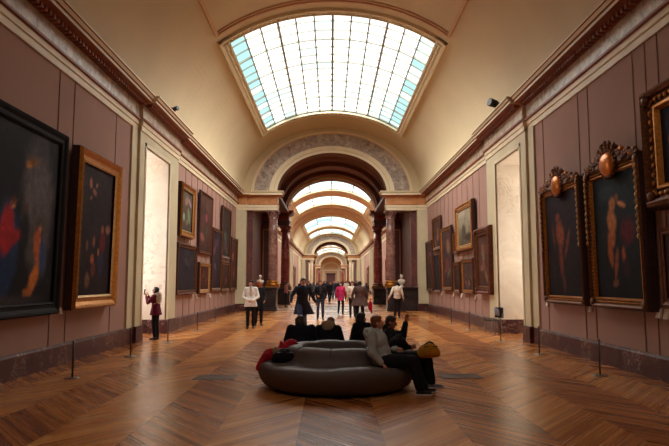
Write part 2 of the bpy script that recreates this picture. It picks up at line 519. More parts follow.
def skylight(idx, y0, y1, nx=12, ny=15, tx=3, ty=3, cyan=None, mats=None):
    a, b = VA + .13, VBH + .13; PHI = PHI_NEAR if idx < 5 else PHI_FAR
    bars = MB(); N = 24
    def P(ph, y, off=0): return (math.sin(ph) * (a + off), y, ZS + math.cos(ph) * (b + off))
    for i in range(nx + 1):
        ph = -PHI + 2*PHI*i/nx; w = .085 if i % tx == 0 else .055
        bars.bar(P(ph, y0, -.04), P(ph, y1, -.04), w, .08 if i % tx == 0 else .05, up=(math.sin(ph), 0, math.cos(ph)))
    for j in range(ny + 1):
        y = y0 + (y1 - y0) * j / ny; w = .09 if j % ty == 0 else .055
        for k in range(N):
            p0, p1 = -PHI + 2*PHI*k/N, -PHI + 2*PHI*(k+1)/N
            bars.bar(P(p0, y, -.04), P(p1, y, -.04), w, .07 if j % ty == 0 else .04, up=(0, 1, 0))
    o = struct(bars.build('window_%d' % idx, M['bar']))
    pn = MB(); rnd = random.Random(idx)
    for i in range(nx):
        for j in range(ny):
            q0, q1 = -PHI + 2*PHI*i/nx, -PHI + 2*PHI*(i+1)/nx
            ya, yb = y0 + (y1-y0)*j/ny, y0 + (y1-y0)*(j+1)/ny
            mi = cyan(i, j, rnd) if cyan else (1 if rnd.random() < .06 else 0)
            pn.add([P(q0, ya), P(q1, ya), P(q1, yb), P(q0, yb)], [(0,1,2,3)], mi)
            pn.add([P(q0, ya, .02), P(q1, ya, .02), P(q1, yb, .02), P(q0, yb, .02)], [(3,2,1,0)], mi)
    pn.build('glass', mats or [M['pane_white'], M['pane_cyan'], M['pane_pale']], o, recalc=False)
    # moulded surround
    f = MB()
    for sgn in (-1, 1):
        for r0, r1, pr in ((0, .07, .10), (.07, .31, .05), (.31, .42, .12)):
            p0, p1 = PHI + r0/5.0, PHI + r1/5.0
            e0 = [(sgn*math.sin(p)*(VA - pr), ZS + math.cos(p)*(VBH - pr)) for p in (p0, p1)]
            e1 = [(sgn*math.sin(p)*(VA + .1), ZS + math.cos(p)*(VBH + .1)) for p in (p1, p0)]
            f.extrude_y(e0 + e1, y0 - .42, y1 + .42)
        n = int((y1 - y0 + .5) / .22)          # carved beads
        if idx == 3:
            for k in range(n):
                y = y0 - .25 + k * .22; ph = PHI + .19/5.0
                f.ell((sgn*math.sin(ph)*(VA-.05), y, ZS + math.cos(ph)*(VBH-.05)), (.07, .07, .07), n=8, m=5)
    t0, t1 = PI/2 - PHI - .08, PI/2 + PHI + .08
    for yy0, yy1 in ((y0, -1), (y1, 1)):
        for r0, r1, pr in ((0, .07, .10), (.07, .31, .05), (.31, .42, .12)):
            f.arc_band(VA - pr, VBH - pr, VA + .1, VBH + .1, ZS, yy0 + yy1*r0, yy0 + yy1*r1, t0, t1, 32)
        if idx == 3:
            for k in range(44):
                ph = -PHI + 2*PHI*(k + .5)/44
                f.ell((math.sin(ph)*(VA-.05), yy0 + yy1*.19, ZS + math.cos(ph)*(VBH-.05)), .07, n=8, m=5)
    f.build('surround', M['cream_edge'], o)
    return o

def cyan_near(i, j, r):
    if i in (0, 11): return 1 if r.random() < .8 else 2
    if j > 8 and (i < 3): return 1 if r.random() < .2 else (2 if r.random() < .6 else 0)
    if j > 9 and i > 8: return 1 if r.random() < .2 else (2 if r.random() < .45 else 0)
    if r.random() < .05: return 2
    return 0
def cyan_far(i, j, r): return 2 if r.random() < .45 else (1 if r.random() < .12 else 0)

SK = (20.2, 32.4)
vault('ceiling', YA, YB + .9, [SK, (-5.5, 6.5)], M['vault'])
skylight(3, SK[0], SK[1], cyan=cyan_near)
skylight(4, -5.5, 6.5, cyan=cyan_far, mats=[M['pane_fill']]*3)  # unseen skylight behind the camera, added to brighten the near walls and sofa
# raised transverse band and coffer edges in the first bay
m = MB()
for y0 in (19.2, 8.0):
    t0 = math.acos(3.87 / VA)

    m.arc_band(VA - .10, VBH - .10, VA + .1, VBH + .1, ZS, y0 - .06, y0 + .06, t0, PI - t0, 40, 0)
    m.arc_band(VA - .05, VBH - .05, VA + .1, VBH + .1, ZS, y0 - .15, y0 - .06, t0, PI - t0, 40, 0)
for sgn in (-1, 1):
    p0 = math.asin(3.84 / VA); p1 = p0 + .022
    e = [(sgn*math.sin(p)*(VA - .09), ZS + math.cos(p)*(VBH - .09)) for p in (p0, p1)] + [(sgn*math.sin(p)*(VA + .1), ZS + math.cos(p)*(VBH + .1)) for p in (p1, p0)]
    m.extrude_y(e, 8.0, 19.2)
trim(m, M['vault_rib'])

# wall behind the camera
m = MB(); m.box(-7.6, 7.6, YA - .3, YA, 0, 11.6); struct(m.build('wall_back', M['mauve']))

# ---------------------------------------------------------------- arch screens
def B_of(a): return 2.48 + (a - 3.32) * .85
def arch_screen(y, depth, inner_mat, rich=True):
    """front face at y; pierced by an elliptical arch on an entablature"""
    m = MB(); n = 64
    for k in range(n):
        t, u = PI*k/n, PI*(k+1)/n
        q = []
        for w in (t, u):
            q.append(((3.34*math.cos(w), ZS + 2.48*math.sin(w)), ((VA+.15)*math.cos(w), ZS + (VBH+.15)*math.sin(w))))
        (i0, o0), (i1, o1) = q
        for yy, fl_ in ((y, 0), (y + depth, 1)):
            m.add([(i0[0],yy,i0[1]), (o0[0],yy,o0[1]), (o1[0],yy,o1[1]), (i1[0],yy,i1[1])], [(0,1,2,3)], 0)
        m.add([(i0[0],y,i0[1]), (i1[0],y,i1[1]), (i1[0],y+depth,i1[1]), (i0[0],y+depth,i0[1])], [(0,1,2,3)], 1, True)
    trim(m, [M['vault'], inner_mat])
    m = MB()
    m.arc_band(3.32, B_of(3.32), 3.50, B_of(3.50), ZS, y - .05, y + .03, n=64)
    m.arc_band(3.50, B_of(3.50), 3.54, B_of(3.54), ZS, y - .02, y + .03, n=64, mi=2)
    m.arc_band(3.54, B_of(3.54), 3.80, B_of(3.80), ZS, y - .09, y + .03, n=64)
    m.arc_band(3.80, B_of(3.80), 4.70, B_of(4.70), ZS, y - .03, y + .03, n=64, mi=1)
    m.arc_band(4.70, B_of(4.70), 4.75, B_of(4.75), ZS, y - .06, y + .03, n=64, mi=2)
    m.arc_band(4.75, B_of(4.75), 4.88, B_of(4.88), ZS, y - .11, y + .03, n=64)
    trim(m, [M['cream_edge'], M['archmarble'], M['vault_rib']])

def cross_entab(mb, x0, x1, yf, yb, col=0, drop=0):
    """entablature block between x0 and x1, faces towards -y at yf"""
    P = [(yb, 5.95), (yf, 5.95), (yf, 6.10), (yf - .03, 6.115), (yf - .03, 6.27), (yf - .07, 6.29), (yf - .07, 6.33), (yf + .02, 6.34),
         (yf + .02, 6.72), (yf - .06, 6.74), (yf - .10, 6.79), (yf - .26, 6.83), (yf - .28, 6.84), (yf - .28, 6.95), (yf - .33, 6.98), (yf - .37, 7.08), (yb, 7.10)]
    mi = [0, 0, 3, 0, 1, 1, 1, 2, 1, 1, 1, 1, 3, 3, 3, 3, 1]
    n = len(P)
    # splay the projecting cornice around the inner corner
    ends = []
    for x, inner in ((x0, abs(x0) < abs(x1)), (x1, abs(x1) < abs(x0))):
        sg = 1 if x > 0 else -1
        ends.append([(x + (-sg * max(0, (yf - p[0])) if inner else 0), p[0], p[1]) for p in P])
    for i in range(n):
        j = (i+1) % n
        mb.add([ends[0][i], ends[0][j], ends[1][j], ends[1][i]], [(0,1,2,3)], mi[i])
    # return of the mouldings on the inner side
    ie = 0 if abs(x0) < abs(x1) else 1
    E = ends[ie]
    for i in range(n - 1):
        a, b = E[i], E[i+1]
        mb.add([a, b, (b[0], yb, b[2]), (a[0], yb, a[2])], [(0,1,2,3)], mi[i])

def capital(mb, c, r, h, mi=0, leaf=True):
    x, y, z = c
    mb.lathe([(r*.95, 0), (r*1.05, h*.08), (r*.95, h*.12), (r*.97, h*.4), (r*1.15, h*.7), (r*1.45, h*.88)], (x, y, z), 16, mi)
    mb.box(x - r*1.5, x + r*1.5, y - r*1.5, y + r*1.5, z + h*.88, z + h, mi)
    if leaf:
        for k in range(8):
            a = 2*PI*k/8
            for q, hh in ((0, .3), (.39, .62)):
                aa = a + q
                mb.ell((x + r*1.12*math.cos(aa), y + r*1.12*math.sin(aa), z + h*hh), (r*.2, r*.2, h*.17), n=6, m=5, mi=mi)
        for sx in (-1, 1):
            for sy in (-1, 1): mb.ell((x + sx*r*1.2, y + sy*r*1.2, z + h*.8), r*.26, n=8, m=6, mi=mi)

def column(x, y, z0, z1, r, shaft, group, label, base=None, capm=None):
    root = empty('marble_column', (x, y, z0)); tag(root, label, 'column', group)
    b = MB(); b.box(-r*1.4, r*1.4, -r*1.4, r*1.4, 0, .10)
    b.lathe([(r*1.38, .10), (r*1.42, .16), (r*1.36, .21), (r*1.15, .24), (r*1.13, .28), (r*1.25, .31), (r*1.22, .36), (r*1.03, .40)], (0,0,0), 20)
    b.build('column_base', base or M['gold'], root)
    s = MB(); H = z1 - z0 - .38 - .55
    s.lathe([(r*1.03, .38), (r, .45), (r, .38 + H*.4), (r*.93, .38 + H*.8), (r*.86, .38 + H)], (0,0,0), 24)
    s.build('shaft', shaft, root)
    k = MB(); capital(k, (0, 0, .38 + H), r*.86, .55)
    k.build('capital', capm or shaft, root)
    return root

def pedestal(s, x_in, x_out, y0, y1, h, label):
    m = MB()
    m.box(s*x_in, s*x_out, y0, y1, 0, .22); m.box(s*(x_in+.05), s*x_out, y0 + .06, y1 - .06, .22, h - .12)
    m.box(s*(x_in - .02), s*x_out, y0 - .02, y1 + .02, h - .12, h)
    o = m.build('column_pedestal', M['pedestal']); bevel(o, .015)
    return tag(o, label, 'pedestal')

ARCH1 = 36.0
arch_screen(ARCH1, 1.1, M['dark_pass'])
XM = [M['cream_edge'], M['ochre'], M['orangefrieze'], M['cream_edge']]
XD = [M['red_shaded'], M['red_shaded'], M['colred'], M['colred']]
for s in (-1, 1):
    m = MB()
    cross_entab(m, s*3.24, s*5.10, 35.52, 36.2); cross_entab(m, s*5.10, s*5.75, 35.40, 37.1)
    trim(m, XM)
    m = MB(); m.box(s*5.08, s*5.8, 35.34, 37.0, BH, 5.95); trim(m, M['cream'])
    m = MB(); m.box(s*5.04, s*5.8, 35.28, 37.0, 0, BH); trim(m, M['base'])
    # flanking aisle: dark pilaster, side wall, ceiling
    m = MB(); m.box(s*4.72, s*5.1, 35.75, 36.2, 1.4, 5.95); m.box(s*4.68, s*5.1, 35.70, 36.2, 5.5, 5.62)
    m.box(s*4.68, s*5.1, 35.70, 36.2, 1.4, 1.55)
    trim(m, M['red_shaded'])
    m = MB(); m.box(s*5.2, s*5.9, 37.0, 46.2, 0, 7.1); m.box(s*3.30, s*5.7, 36.2, 37.1, 5.97, 7.09)
    m.box(s*4.3, s*5.9, 44.6, 45.6, 0, 6.0)
    m.box(s*3.24, s*5.7, 37.1, 45.0, 6.9, 7.1)
    trim(m, M['red_shaded'])
    m = MB(); m.box(s*4.45, s*4.52, 44.5, 44.6, .5, 5.6); m.box(s*5.05, s*5.12, 44.5, 44.6, .5, 5.6); m.box(s*4.45, s*5.12, 44.5, 44.6, 5.53, 5.6)
    trim(m, M['ochre'])
    m = MB(); cross_entab(m, s*3.24, s*5.2, 45.4, 46.8); trim(m, XD)
sidew = {-1: 'left', 1: 'right'}
for s in (-1, 1):
    pedestal(s, 3.22, 5.06, 35.30, 36.5, 1.38, 'black marble plinth block under the near %s column of the archway' % sidew[s])
    pedestal(s, 3.12, 4.9, 45.3, 46.8, 1.2, 'black marble plinth block under the far %s column of the archway' % sidew[s])
    column(s*3.52, 35.85, 1.38, 5.95, .29, M['colgrey'], 'archway columns', 'brown marble column with gilded foot, %s front of the archway' % sidew[s])
    column(s*3.55, 46.05, 1.2, 5.95, .34, M['colred'], 'archway columns', 'dark red marble column on the far %s side of the archway' % sidew[s], M['gold_dark'])
# dark vaulted passage behind the arch
def passage(y0, y1, mat):
    m = MB(); m.arc_band(3.75, 2.95, 3.95, 3.2, ZS, y0, y1, n=48, smooth=True)
    for yy in [y0 + .15, (y0 + y1)/2, y1 - .75]:
        m.arc_band(3.45, 2.68, 3.8, 3.0, ZS, yy, yy + .6, n=48)
    return trim(m, mat)
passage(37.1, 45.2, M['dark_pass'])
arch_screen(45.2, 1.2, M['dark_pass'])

# ---------------------------------------------------------------- far bays
def far_bay(y0, y1, skies, idx0):
    for s in (-1, 1):
        m = MB(); m.box(s*WL, s*6.2, y0, y1, 0, 7.3)
        struct(m.build('wall_%s' % sidew[s], M['mauve']))
        m = MB(); m.extrude_y([(s*(WL+.05), 0), (s*5.6, 0), (s*5.6, BH), (s*(WL+.05), BH)], y0, y1)
        struct(m.build('baseboard_%s' % sidew[s], M['base']))
        m = MB(); entab_run(m, s, y0, y1); trim(m, EMAT)
        y = y0
        while y < y1 - 3:
            m = MB(); m.box(s*5.52, s*(WL+.02), y, y + 1.6, BH, 6.1); m.box(s*5.47, s*5.9, y - .04, y + 1.64, 0, BH + .02, 1)
            m.box(s*5.56, s*(WL+.02), y + 2.2, y + 5.2, BH, 5.9)
            m.box(s*5.52, s*(WL+.02), y + 5.8, y + 7.4, BH, 6.1); m.box(s*5.47, s*5.9, y + 5.76, y + 7.44, 0, BH + .02, 1)
            trim(m, [M['cream'], M['base']])
            y += 22
    vault('ceiling', y0, y1, skies, M['vault'], PHI_FAR)
    for k, (a, b) in enumerate(skies): skylight(idx0 + k, a, b, 4, max(2, int((b-a)/3)), 1, 1, cyan_far)
far_bay(46.4, 80.0, [(47.5, 60.6), (64.8, 71.5)], 5)
m = MB(); 
for a, b, pr in ((73.0, 74.2, .22), (75.4, 77.2, .45), (78.6, 80.2, .30)): m.arc_band(VA - pr, VBH - pr*1.3, VA + .1, VBH + .1, ZS, a, b, n=48)
m.arc_band(VA - .14, VBH - .16, VA + .1, VBH + .1, ZS, 61.4, 64.0, n=48)
trim(m, M['vault_rib'])
far_bay(80.0, 117.0, [(85.5, 100.0), (105.5, 115.0)], 7)
arch_screen(117.0, 1.5, M['vault_rib'])
for s in (-1, 1):
    m = MB(); cross_entab(m, s*3.3, s*5.75, 116.2, 118.5); trim(m, [M['cream_edge'], M['redbrown'], M['orangefrieze'], M['cream_edge']])
    m = MB(); m.box(s*5.0, s*5.8, 116.2, 118.5, 0, 5.95); trim(m, M['cream'])
    column(s*3.75, 116.6, .3, 5.95, .3, M['cream'], 'far gallery columns', 'pale stone column at the %s of the distant second archway' % sidew[s], M['cream'])
    column(s*3.75, 128.6, .3, 5.95, .34, M['colred'], 'far gallery columns', 'small red marble column at %s behind the distant second archway' % sidew[s], M['cream'])
    m = MB(); m.box(s*4.9, s*5.9, 118.5, 130, 0, 7.1); m.box(s*4.9, s*5.9, 128, 130, 0, 6); trim(m, M['red_shaded'])
    m = MB(); cross_entab(m, s*3.4, s*5.3, 128.2, 130); trim(m, XD)
passage(118.5, 128.0, M['dark_pass'])
arch_screen(128.2, 1.5, M['dark_pass'])
far_bay(129.7, 190, [(132, 142), (148, 158), (164, 174), (178, 187)], 9)
arch_screen(190, 1.5, M['vault_rib'])
far_bay(191.5, 234, [(194, 206), (212, 224)], 13)
for s in (-1, 1):
    m = MB(); cross_entab(m, s*3.3, s*5.75, 189.2, 191.5); trim(m, XM)
    column(s*3.7, 189.8, .3, 5.95, .34, M['colred'], 'far gallery columns', 'tiny red marble column at %s of the farthest open archway' % sidew[s], M['cream'])
# end wall
m = MB(); m.box(-6.2, 6.2, 234, 235, 0, 11.5); struct(m.build('wall_end', M['vault_rib']))
m = MB(); m.arc_band(2.9, 2.3, 3.7, 3.0, 6.5, 233.8, 234.05, n=32); m.box(-4.2, 4.2, 233.5, 234, 5.9, 6.5)
for s in (-1, 1): m.box(s*2.4, s*3.4, 233.6, 234, 0, 5.9)
trim(m, M['cream_edge'])
m = MB(); m.box(-1.7, 1.7, 233.7, 234, 0, 4.6); dd = struct(m.build('door_1', M['red_shaded']))
m = MB(); m.box(-1.9, 1.9, 233.65, 234, 4.6, 5.0); trim(m, M['black_frame'])
# ================================================================== paintings
def canvas_mat():
    t = NT('painted_canvas')
    a = t.node('ShaderNodeVertexColor'); a.layer_name = 'paint'
    v = t.coord(); n = t.noise(v, 9, 6, .7, .6)
    f = t.ramp(n, [(.3, (1.0,1.0,1.0)), (.7, (1.9,1.9,1.9))])
    col = t.mix(1.0, a.outputs[0], f, 'MULTIPLY')
    t.bump(t.noise(v, 60, 3), .15, .004)
    return t.fin(col, .7, 0, .1)
M['canvas'] = canvas_mat()

def paint_field(bg, bg2, blobs, seed):
    """bg/bg2: lower and upper ground tones; blobs: (u, v, ru, rv, angle, rgb, softness) on 0..1 canvas"""
    off = Vector((seed * 7.3, seed * 3.1, 0))
    def f(u, v, asp):
        n = noise.fractal(Vector((u * 3, v * 3 * asp, 0)) + off, .7, 2, 4) * .5 + .5
        c = [a * (1 - v) + b * v for a, b in zip(bg, bg2)]
        c = [x * (.65 + .7 * n) for x in c]
        for (bu, bv, ru, rv, an, rgb, so) in blobs:
            du, dv = u - bu, (v - bv)
            wob = .12 * noise.noise(Vector((u * 14, v * 14 * asp, seed)))
            ca, sa = math.cos(an), math.sin(an)
            x, y = (du * ca + dv * asp * sa) / ru, (-du * sa + dv * asp * ca) / (rv * asp)
            d = math.sqrt(x * x + y * y) + wob
            k = 1 if d < 1 - so else (0 if d > 1 else (1 - d) / so)
            k = k * k * (3 - 2 * k)
            sh = 1 + .35 * noise.noise(Vector((u * 22, v * 22 * asp, seed + 4)))
            c = [x0 * (1 - k) + q * sh * k for x0, q in zip(c, rgb)]
        return c
    return f

def painting(side, yA, yB, z0, z1, fw, fd, style, label, field, group=None, tilt=1.2, crest=False, gap=.05):
    """hangs on the side wall between depths yA (nearer) and yB; local: x along wall, z up, -y out of the wall"""
    W, H = abs(yB - yA), z1 - z0
    root = empty('framed_painting', (side * (WL - .03), (yA + yB) / 2, z0), -side * PI / 2)
    root.rotation_euler = (0, 0, PI/2 if side < 0 else -PI/2)
    # local -y must face the room centre: side -1 -> +X ; rotate so
    root.rotation_mode = 'XYZ'
    root.rotation_euler = (math.radians(tilt), 0, PI/2 if side < 0 else -PI/2)
    tag(root, label, 'painting', group)
    fr = MB(); D = fd
    # mitred profile: outer edge back -> outer front -> ridge -> cove -> inner lip
    def ring(off, y): return [(-W/2 + off, -y, off), (W/2 - off, -y, off), (W/2 - off, -y, H - off), (-W/2 + off, -y, H - off)]
    if style == 'plain': prof = [(0, .0, 1), (0, D*.7, 0), (fw*.12, D, 0), (fw*.3, D*.92, 0), (fw*.55, D*.72, 0), (fw*.8, D*.7, 2), (fw*.85, D*.78, 2), (fw, D*.66, 0)]
    else: prof = [(0, .0, 1), (0, D*.6, 1), (fw*.10, D*.85, 0), (fw*.25, D, 0), (fw*.38, D*.86, 0), (fw*.42, D*.7, 0), (fw*.72, D*.62, 0), (fw*.78, D*.74, 2), (fw*.88, D*.74, 2), (fw, D*.5, 0)]
    rings = [ring(o, y) for o, y, _ in prof]
    for i in range(len(rings) - 1):
        for k in range(4):
            j = (k+1) % 4
            fr.add([rings[i][k], rings[i][j], rings[i+1][j], rings[i+1][k]], [(0,1,2,3)], prof[i][2] if i else 1)
    fr.add(ring(0, 0), [(3,2,1,0)], 1)
    if style in ('carved', 'ornate', 'bead'):
        pitch = max(.06, fw * .34); r = fw * .10
        for z in (fw*.57, H - fw*.57):
            n = max(2, int((W - fw) / pitch))
            for k in range(n):
                x = -W/2 + fw*.5 + (W - fw) * (k + .5)/n
                fr.ell((x, -D*.72, z), (r*1.3, r*.8, r), n=6, m=4, mi=2)
        for x in (-W/2 + fw*.57, W/2 - fw*.57):
            n = max(2, int((H - fw) / pitch))
            for k in range(n):
                z = fw*.5 + (H - fw) * (k + .5)/n
                fr.ell((x, -D*.72, z), (r, r*.8, r*1.3), n=6, m=4, mi=2)
        for x in (-W/2 + fw*.5, W/2 - fw*.5):
            for z in (fw*.5, H - fw*.5): fr.ell((x, -D*.85, z), (min(.09, fw*.42), D*.22, min(.09, fw*.42)), n=10, m=6, mi=0)
    mats = {'black': [M['black_frame'], M['black_frame'], M['black_frame']], 'gold': [M['gold'], M['frame_back'], M['gold_pale']],
            'dark': [M['gold_brown'], M['frame_back'], M['gold_dark']], 'brown': [M['gold_brown'], M['gold_brown'], M['gold_dark']],
            'mid': [M['gold_dark'], M['frame_back'], M['gold']]}
    key = painting.tone
    o = fr.build('frame', mats[key], root, recalc=True)
    # canvas
    nx = max(10, int(38 * min(1.5, W / 1.6))); nz = max(12, int(nx * H / W)); nx, nz = min(nx, 70), min(nz, 110)
    if W * H < 3 and yA > 22: nx, nz = 22, max(14, int(22 * H / W))
    iw, ih = W - 2*fw*.95, H - 2*fw*.95
    vs = []; cols = []; fs = []
    for j in range(nz + 1):
        for i in range(nx + 1):
            u, v = i/nx, j/nz
            vs.append((-iw/2 + iw*u, -D*.48, fw*.95 + ih*v)); cols.append(field(u, v, ih/iw))
    for j in range(nz):
        for i in range(nx):
            a = j*(nx+1) + i; fs.append((a, a+1, a+nx+2, a+nx+1))
    c = MB(); c.add(vs, fs)
    me = c.mesh('canvas', M['canvas'], False)
    at = me.color_attributes.new('paint', 'FLOAT_COLOR', 'POINT')
    flat = []
    for q in cols: flat += [max(0, q[0]), max(0, q[1]), max(0, q[2]), 1]
    at.data.foreach_set('color', flat)
    link('canvas', me, root)
    if crest:
        cr = MB(); rnd = random.Random(int(W*1000))
        # oval cartouche with scrolling leaves over the top rail
        hz = H - .02; q = .66
        cr.ell((0, -D*.95, hz), (.44*q, .10, .36*q), n=20, m=10, mi=2)
        for k in range(22):
            a = 2*PI*k/22
            cr.ell((.48*q*math.cos(a), -D*.9, hz + .41*q*math.sin(a)), (.06*q, .05, .06*q), n=8, m=5, mi=0)
        for k in range(5):
            a = PI/2 + (k - 2) * .42
            ex, ez = .58*q*math.cos(a), hz + .60*q*math.sin(a)
            cr.cap((.36*q*math.cos(a), -D*.9, hz + .40*q*math.sin(a)), (ex, -D*1.05, ez), .05, .03, 8)
            for g in range(3): cr.ell((ex + .045*math.cos(a + (g-1)*.9), -D*1.05, ez + .045*math.sin(a + (g-1)*.9)), .032, n=6, m=5)
        for sx in (-1, 1):
            for k in range(12):
                t = k / 11; x = sx * (.24 + t * (W/2 - .28)); z = H + .02 + .24 * (1-t)**1.6 + .04*math.sin(k*2.1)
                cr.ell((x, -D*.85, z), (.065, .05, .055), n=7, m=5, mi=0 if k % 4 else 2)
                cr.cap((x, -D*.9, z - .03), (x + sx*.07*math.cos(k), -D*1.0, z + .07*math.sin(k*1.7)), .03, .016, 7)
                cr.cap((x, -D*.9, z - .05), (x - sx*.05, -D*1.0, z - .12), .028, .015, 7)
        cr.build('crest', [M['gold_dark'], M['frame_back'], M['amber_gilt']], root)
        # inner beading down the upper stiles
        for x in (-W/2 + fw*.45, W/2 - fw*.45):
            bd = MB(); pf = []
            for k in range(12):
                z_ = H - .15 - k*.125
                pf += [(.008, z_ + .05), (.022, z_ + .03), (.032, z_), (.022, z_ - .03), (.008, z_ - .05)]
            bd.lathe(pf[::-1], (x, -D*1.0, 0), 8)
            bd.build('beading', M['gold_pale'], root)
    return root
M['amber_gilt'] = plain('amber_gilt', srgb(206, 116, 36), .3, .5, var=.2)
painting.tone = 'gold'
def hang(side, pL, pR, top, bot, ref, tone, style, fw, label, field, crest=False, group=None, fd=None, tilt=.8):
    """measure a picture on the side wall: px of its left/right edge at mid height, top and bottom read at px=ref"""
    fd = fd or max(.06, fw * .8); X = side * (WL - .03 - fd)
    pm = (top + bot) / 2
    ya, yb = on_side(pL, pm, X)[0], on_side(pR, pm, X)[0]
    yn, yf = min(ya, yb), max(ya, yb)
    yr, _ = on_side(ref, pm, X)
    # heights at depth yr
    def zat(py):
        u, w, h = ray(ref, py); return CZ + h * yr / w
    painting.tone = tone
    return painting(side, yn, yf, zat(bot), zat(top), fw, fd, style, label, field, group, tilt, crest)

skin = srgb(170, 105, 72); skin2 = srgb(120, 70, 46)
dk = srgb(22, 17, 19); dk2 = srgb(34, 28, 30)
# left wall, near
f1 = paint_field(srgb(16, 13, 18), srgb(24, 22, 28), [
    (.78, .62, .22, .42, .1, srgb(84, 78, 80), .6), (.80, .35, .15, .26, 0, srgb(70, 62, 60), .5), (.80, .93, .10, .10, 0, srgb(50, 46, 52), .6),
    (.66, .80, .045, .030, 0, srgb(196, 126, 48), .8), (.70, .82, .10, .05, 0, srgb(104, 70, 38), .9),
    (.50, .34, .13, .26, .1, srgb(26, 42, 74), .35), (.46, .18, .12, .18, .15, srgb(22, 38, 70), .4), (.485, .40, .075, .16, -.1, srgb(150, 28, 34), .3),
    (.55, .37, .09, .05, .4, srgb(140, 28, 34), .4), (.53, .555, .032, .032, 0, skin, .5), (.53, .575, .045, .028, 0, srgb(70, 38, 24), .5), (.36, .56, .028, .028, 0, skin2, .6),
    (.36, .42, .07, .18, 0, srgb(34, 26, 30), .5), (.66, .545, .03, .03, 0, srgb(90, 54, 40), .6), (.66, .42, .06, .14, 0, srgb(26, 22, 26), .5),
    (.80, .34, .05, .12, .2, srgb(158, 80, 34), .4), (.86, .28, .045, .13, .1, srgb(36, 56, 88), .4), (.78, .15, .05, .12, -.5, srgb(164, 92, 36), .4), (.82, .44, .025, .025, 0, skin, .5),
    (.72, .07, .06, .03, 0, srgb(150, 84, 38), .5), (.12, .3, .1, .3, 0, srgb(60, 28, 30), .6), (.14, .5, .03, .03, 0, skin2, .6), (.5, .02, .5, .05, 0, srgb(52, 44, 46), .8)], 1)
hang(-1, -62, 64.5, 136.5, 313.5, 64.5, 'black', 'plain', .24, 'huge dark framed biblical painting with red and blue robed figures at left edge', f1, fd=.16)
f2 = paint_field(srgb(30, 20, 24), srgb(40, 30, 34), [
    (.28, .86, .05, .05, .2, srgb(150, 92, 76), .5), (.4, .80, .08, .03, -.5, srgb(130, 84, 72), .5), (.46, .86, .05, .02, .8, srgb(140, 92, 78), .6), (.3, .75, .06, .02, .3, srgb(104, 66, 58), .6),
    (.70, .52, .06, .05, 0, srgb(120, 66, 52), .5), (.88, .53, .10, .05, .2, srgb(128, 84, 66), .6), (.72, .42, .12, .1, 0, srgb(86, 28, 34), .5), (.45, .42, .05, .06, 0, srgb(110, 66, 50), .6),
    (.42, .28, .07, .05, 0, srgb(140, 72, 46), .5), (.46, .20, .10, .08, 0, srgb(84, 38, 30), .6), (.68, .25, .14, .12, 0, srgb(38, 36, 54), .5), (.3, .12, .1, .08, 0, srgb(90, 62, 46), .6),
    (.6, .34, .04, .04, 0, srgb(134, 84, 60), .5), (.25, .38, .04, .05, 0, srgb(96, 58, 46), .5)], 2)
hang(-1, 78.5, 119.8, 156, 308, 99, 'gold', 'plain', .30, 'tall painting in plain broad gilt frame, left wall before the window', f2, fd=.24)
# left wall, beyond the window
def dim(seed, c=(60, 44, 42), n=5, light=1.0):
    r = random.Random(seed); bl = []
    for _ in range(n):
        k = r.uniform(.7, 2.0) * light
        bl.append((r.uniform(.2, .8), r.uniform(.12, .85), r.uniform(.08, .25), r.uniform(.05, .16), r.uniform(-1, 1), tuple(x * k for x in srgb(*[int(q * r.uniform(.85, 1.25)) for q in c])), .5))
    return paint_field(tuple(x * .55 for x in srgb(*c)), tuple(x * .75 for x in srgb(*c)), bl, seed)
hang(-1, 182.3, 195.7, 185.5, 237.5, 189, 'gold', 'plain', .24, 'small upright painting in bright gilt frame, high beside the left window', dim(11, (92, 78, 66), 6, 1.2), fd=.2)
hang(-1, 200.3, 212.6, 193.5, 254.3, 206, 'dark', 'carved', .13, 'tall brown painting with pale figures hung high, second along the left wall', dim(12, (80, 52, 46), 6, 1.1))
hang(-1, 178, 197.2, 244, 294.5, 187, 'dark', 'carved', .17, 'large dark painting hung low beside the left window pier', dim(13, (46, 40, 46), 4, .8))
hang(-1, 200.3, 210.6, 262.6, 293.2, 205, 'gold', 'carved', .17, 'small gilt-framed painting hung low below the tall brown one', dim(14, (70, 38, 30), 4))
hang(-1, 212.8, 221.8, 229.3, 290.8, 217.5, 'mid', 'plain', .13, 'very narrow tall dark painting reaching low, middle of the left wall', dim(15, (50, 38, 44), 5))
hang(-1, 222.5, 231, 208.2, 258.6, 227, 'dark', 'plain', .13, 'dark painting hung highest at the far end of the left wall', dim(16, (62, 48, 44), 5))
hang(-1, 222.2, 230, 262.2, 291.2, 226, 'mid', 'plain', .13, 'small painting hung low under the farthest high one on the left', dim(17, (66, 46, 36), 4))
hang(-1, 231.4, 237.3, 237.8, 290, 234, 'dark', 'plain', .13, 'last tall painting on the left wall, next to the arch pier', dim(18, (84, 52, 44), 4))
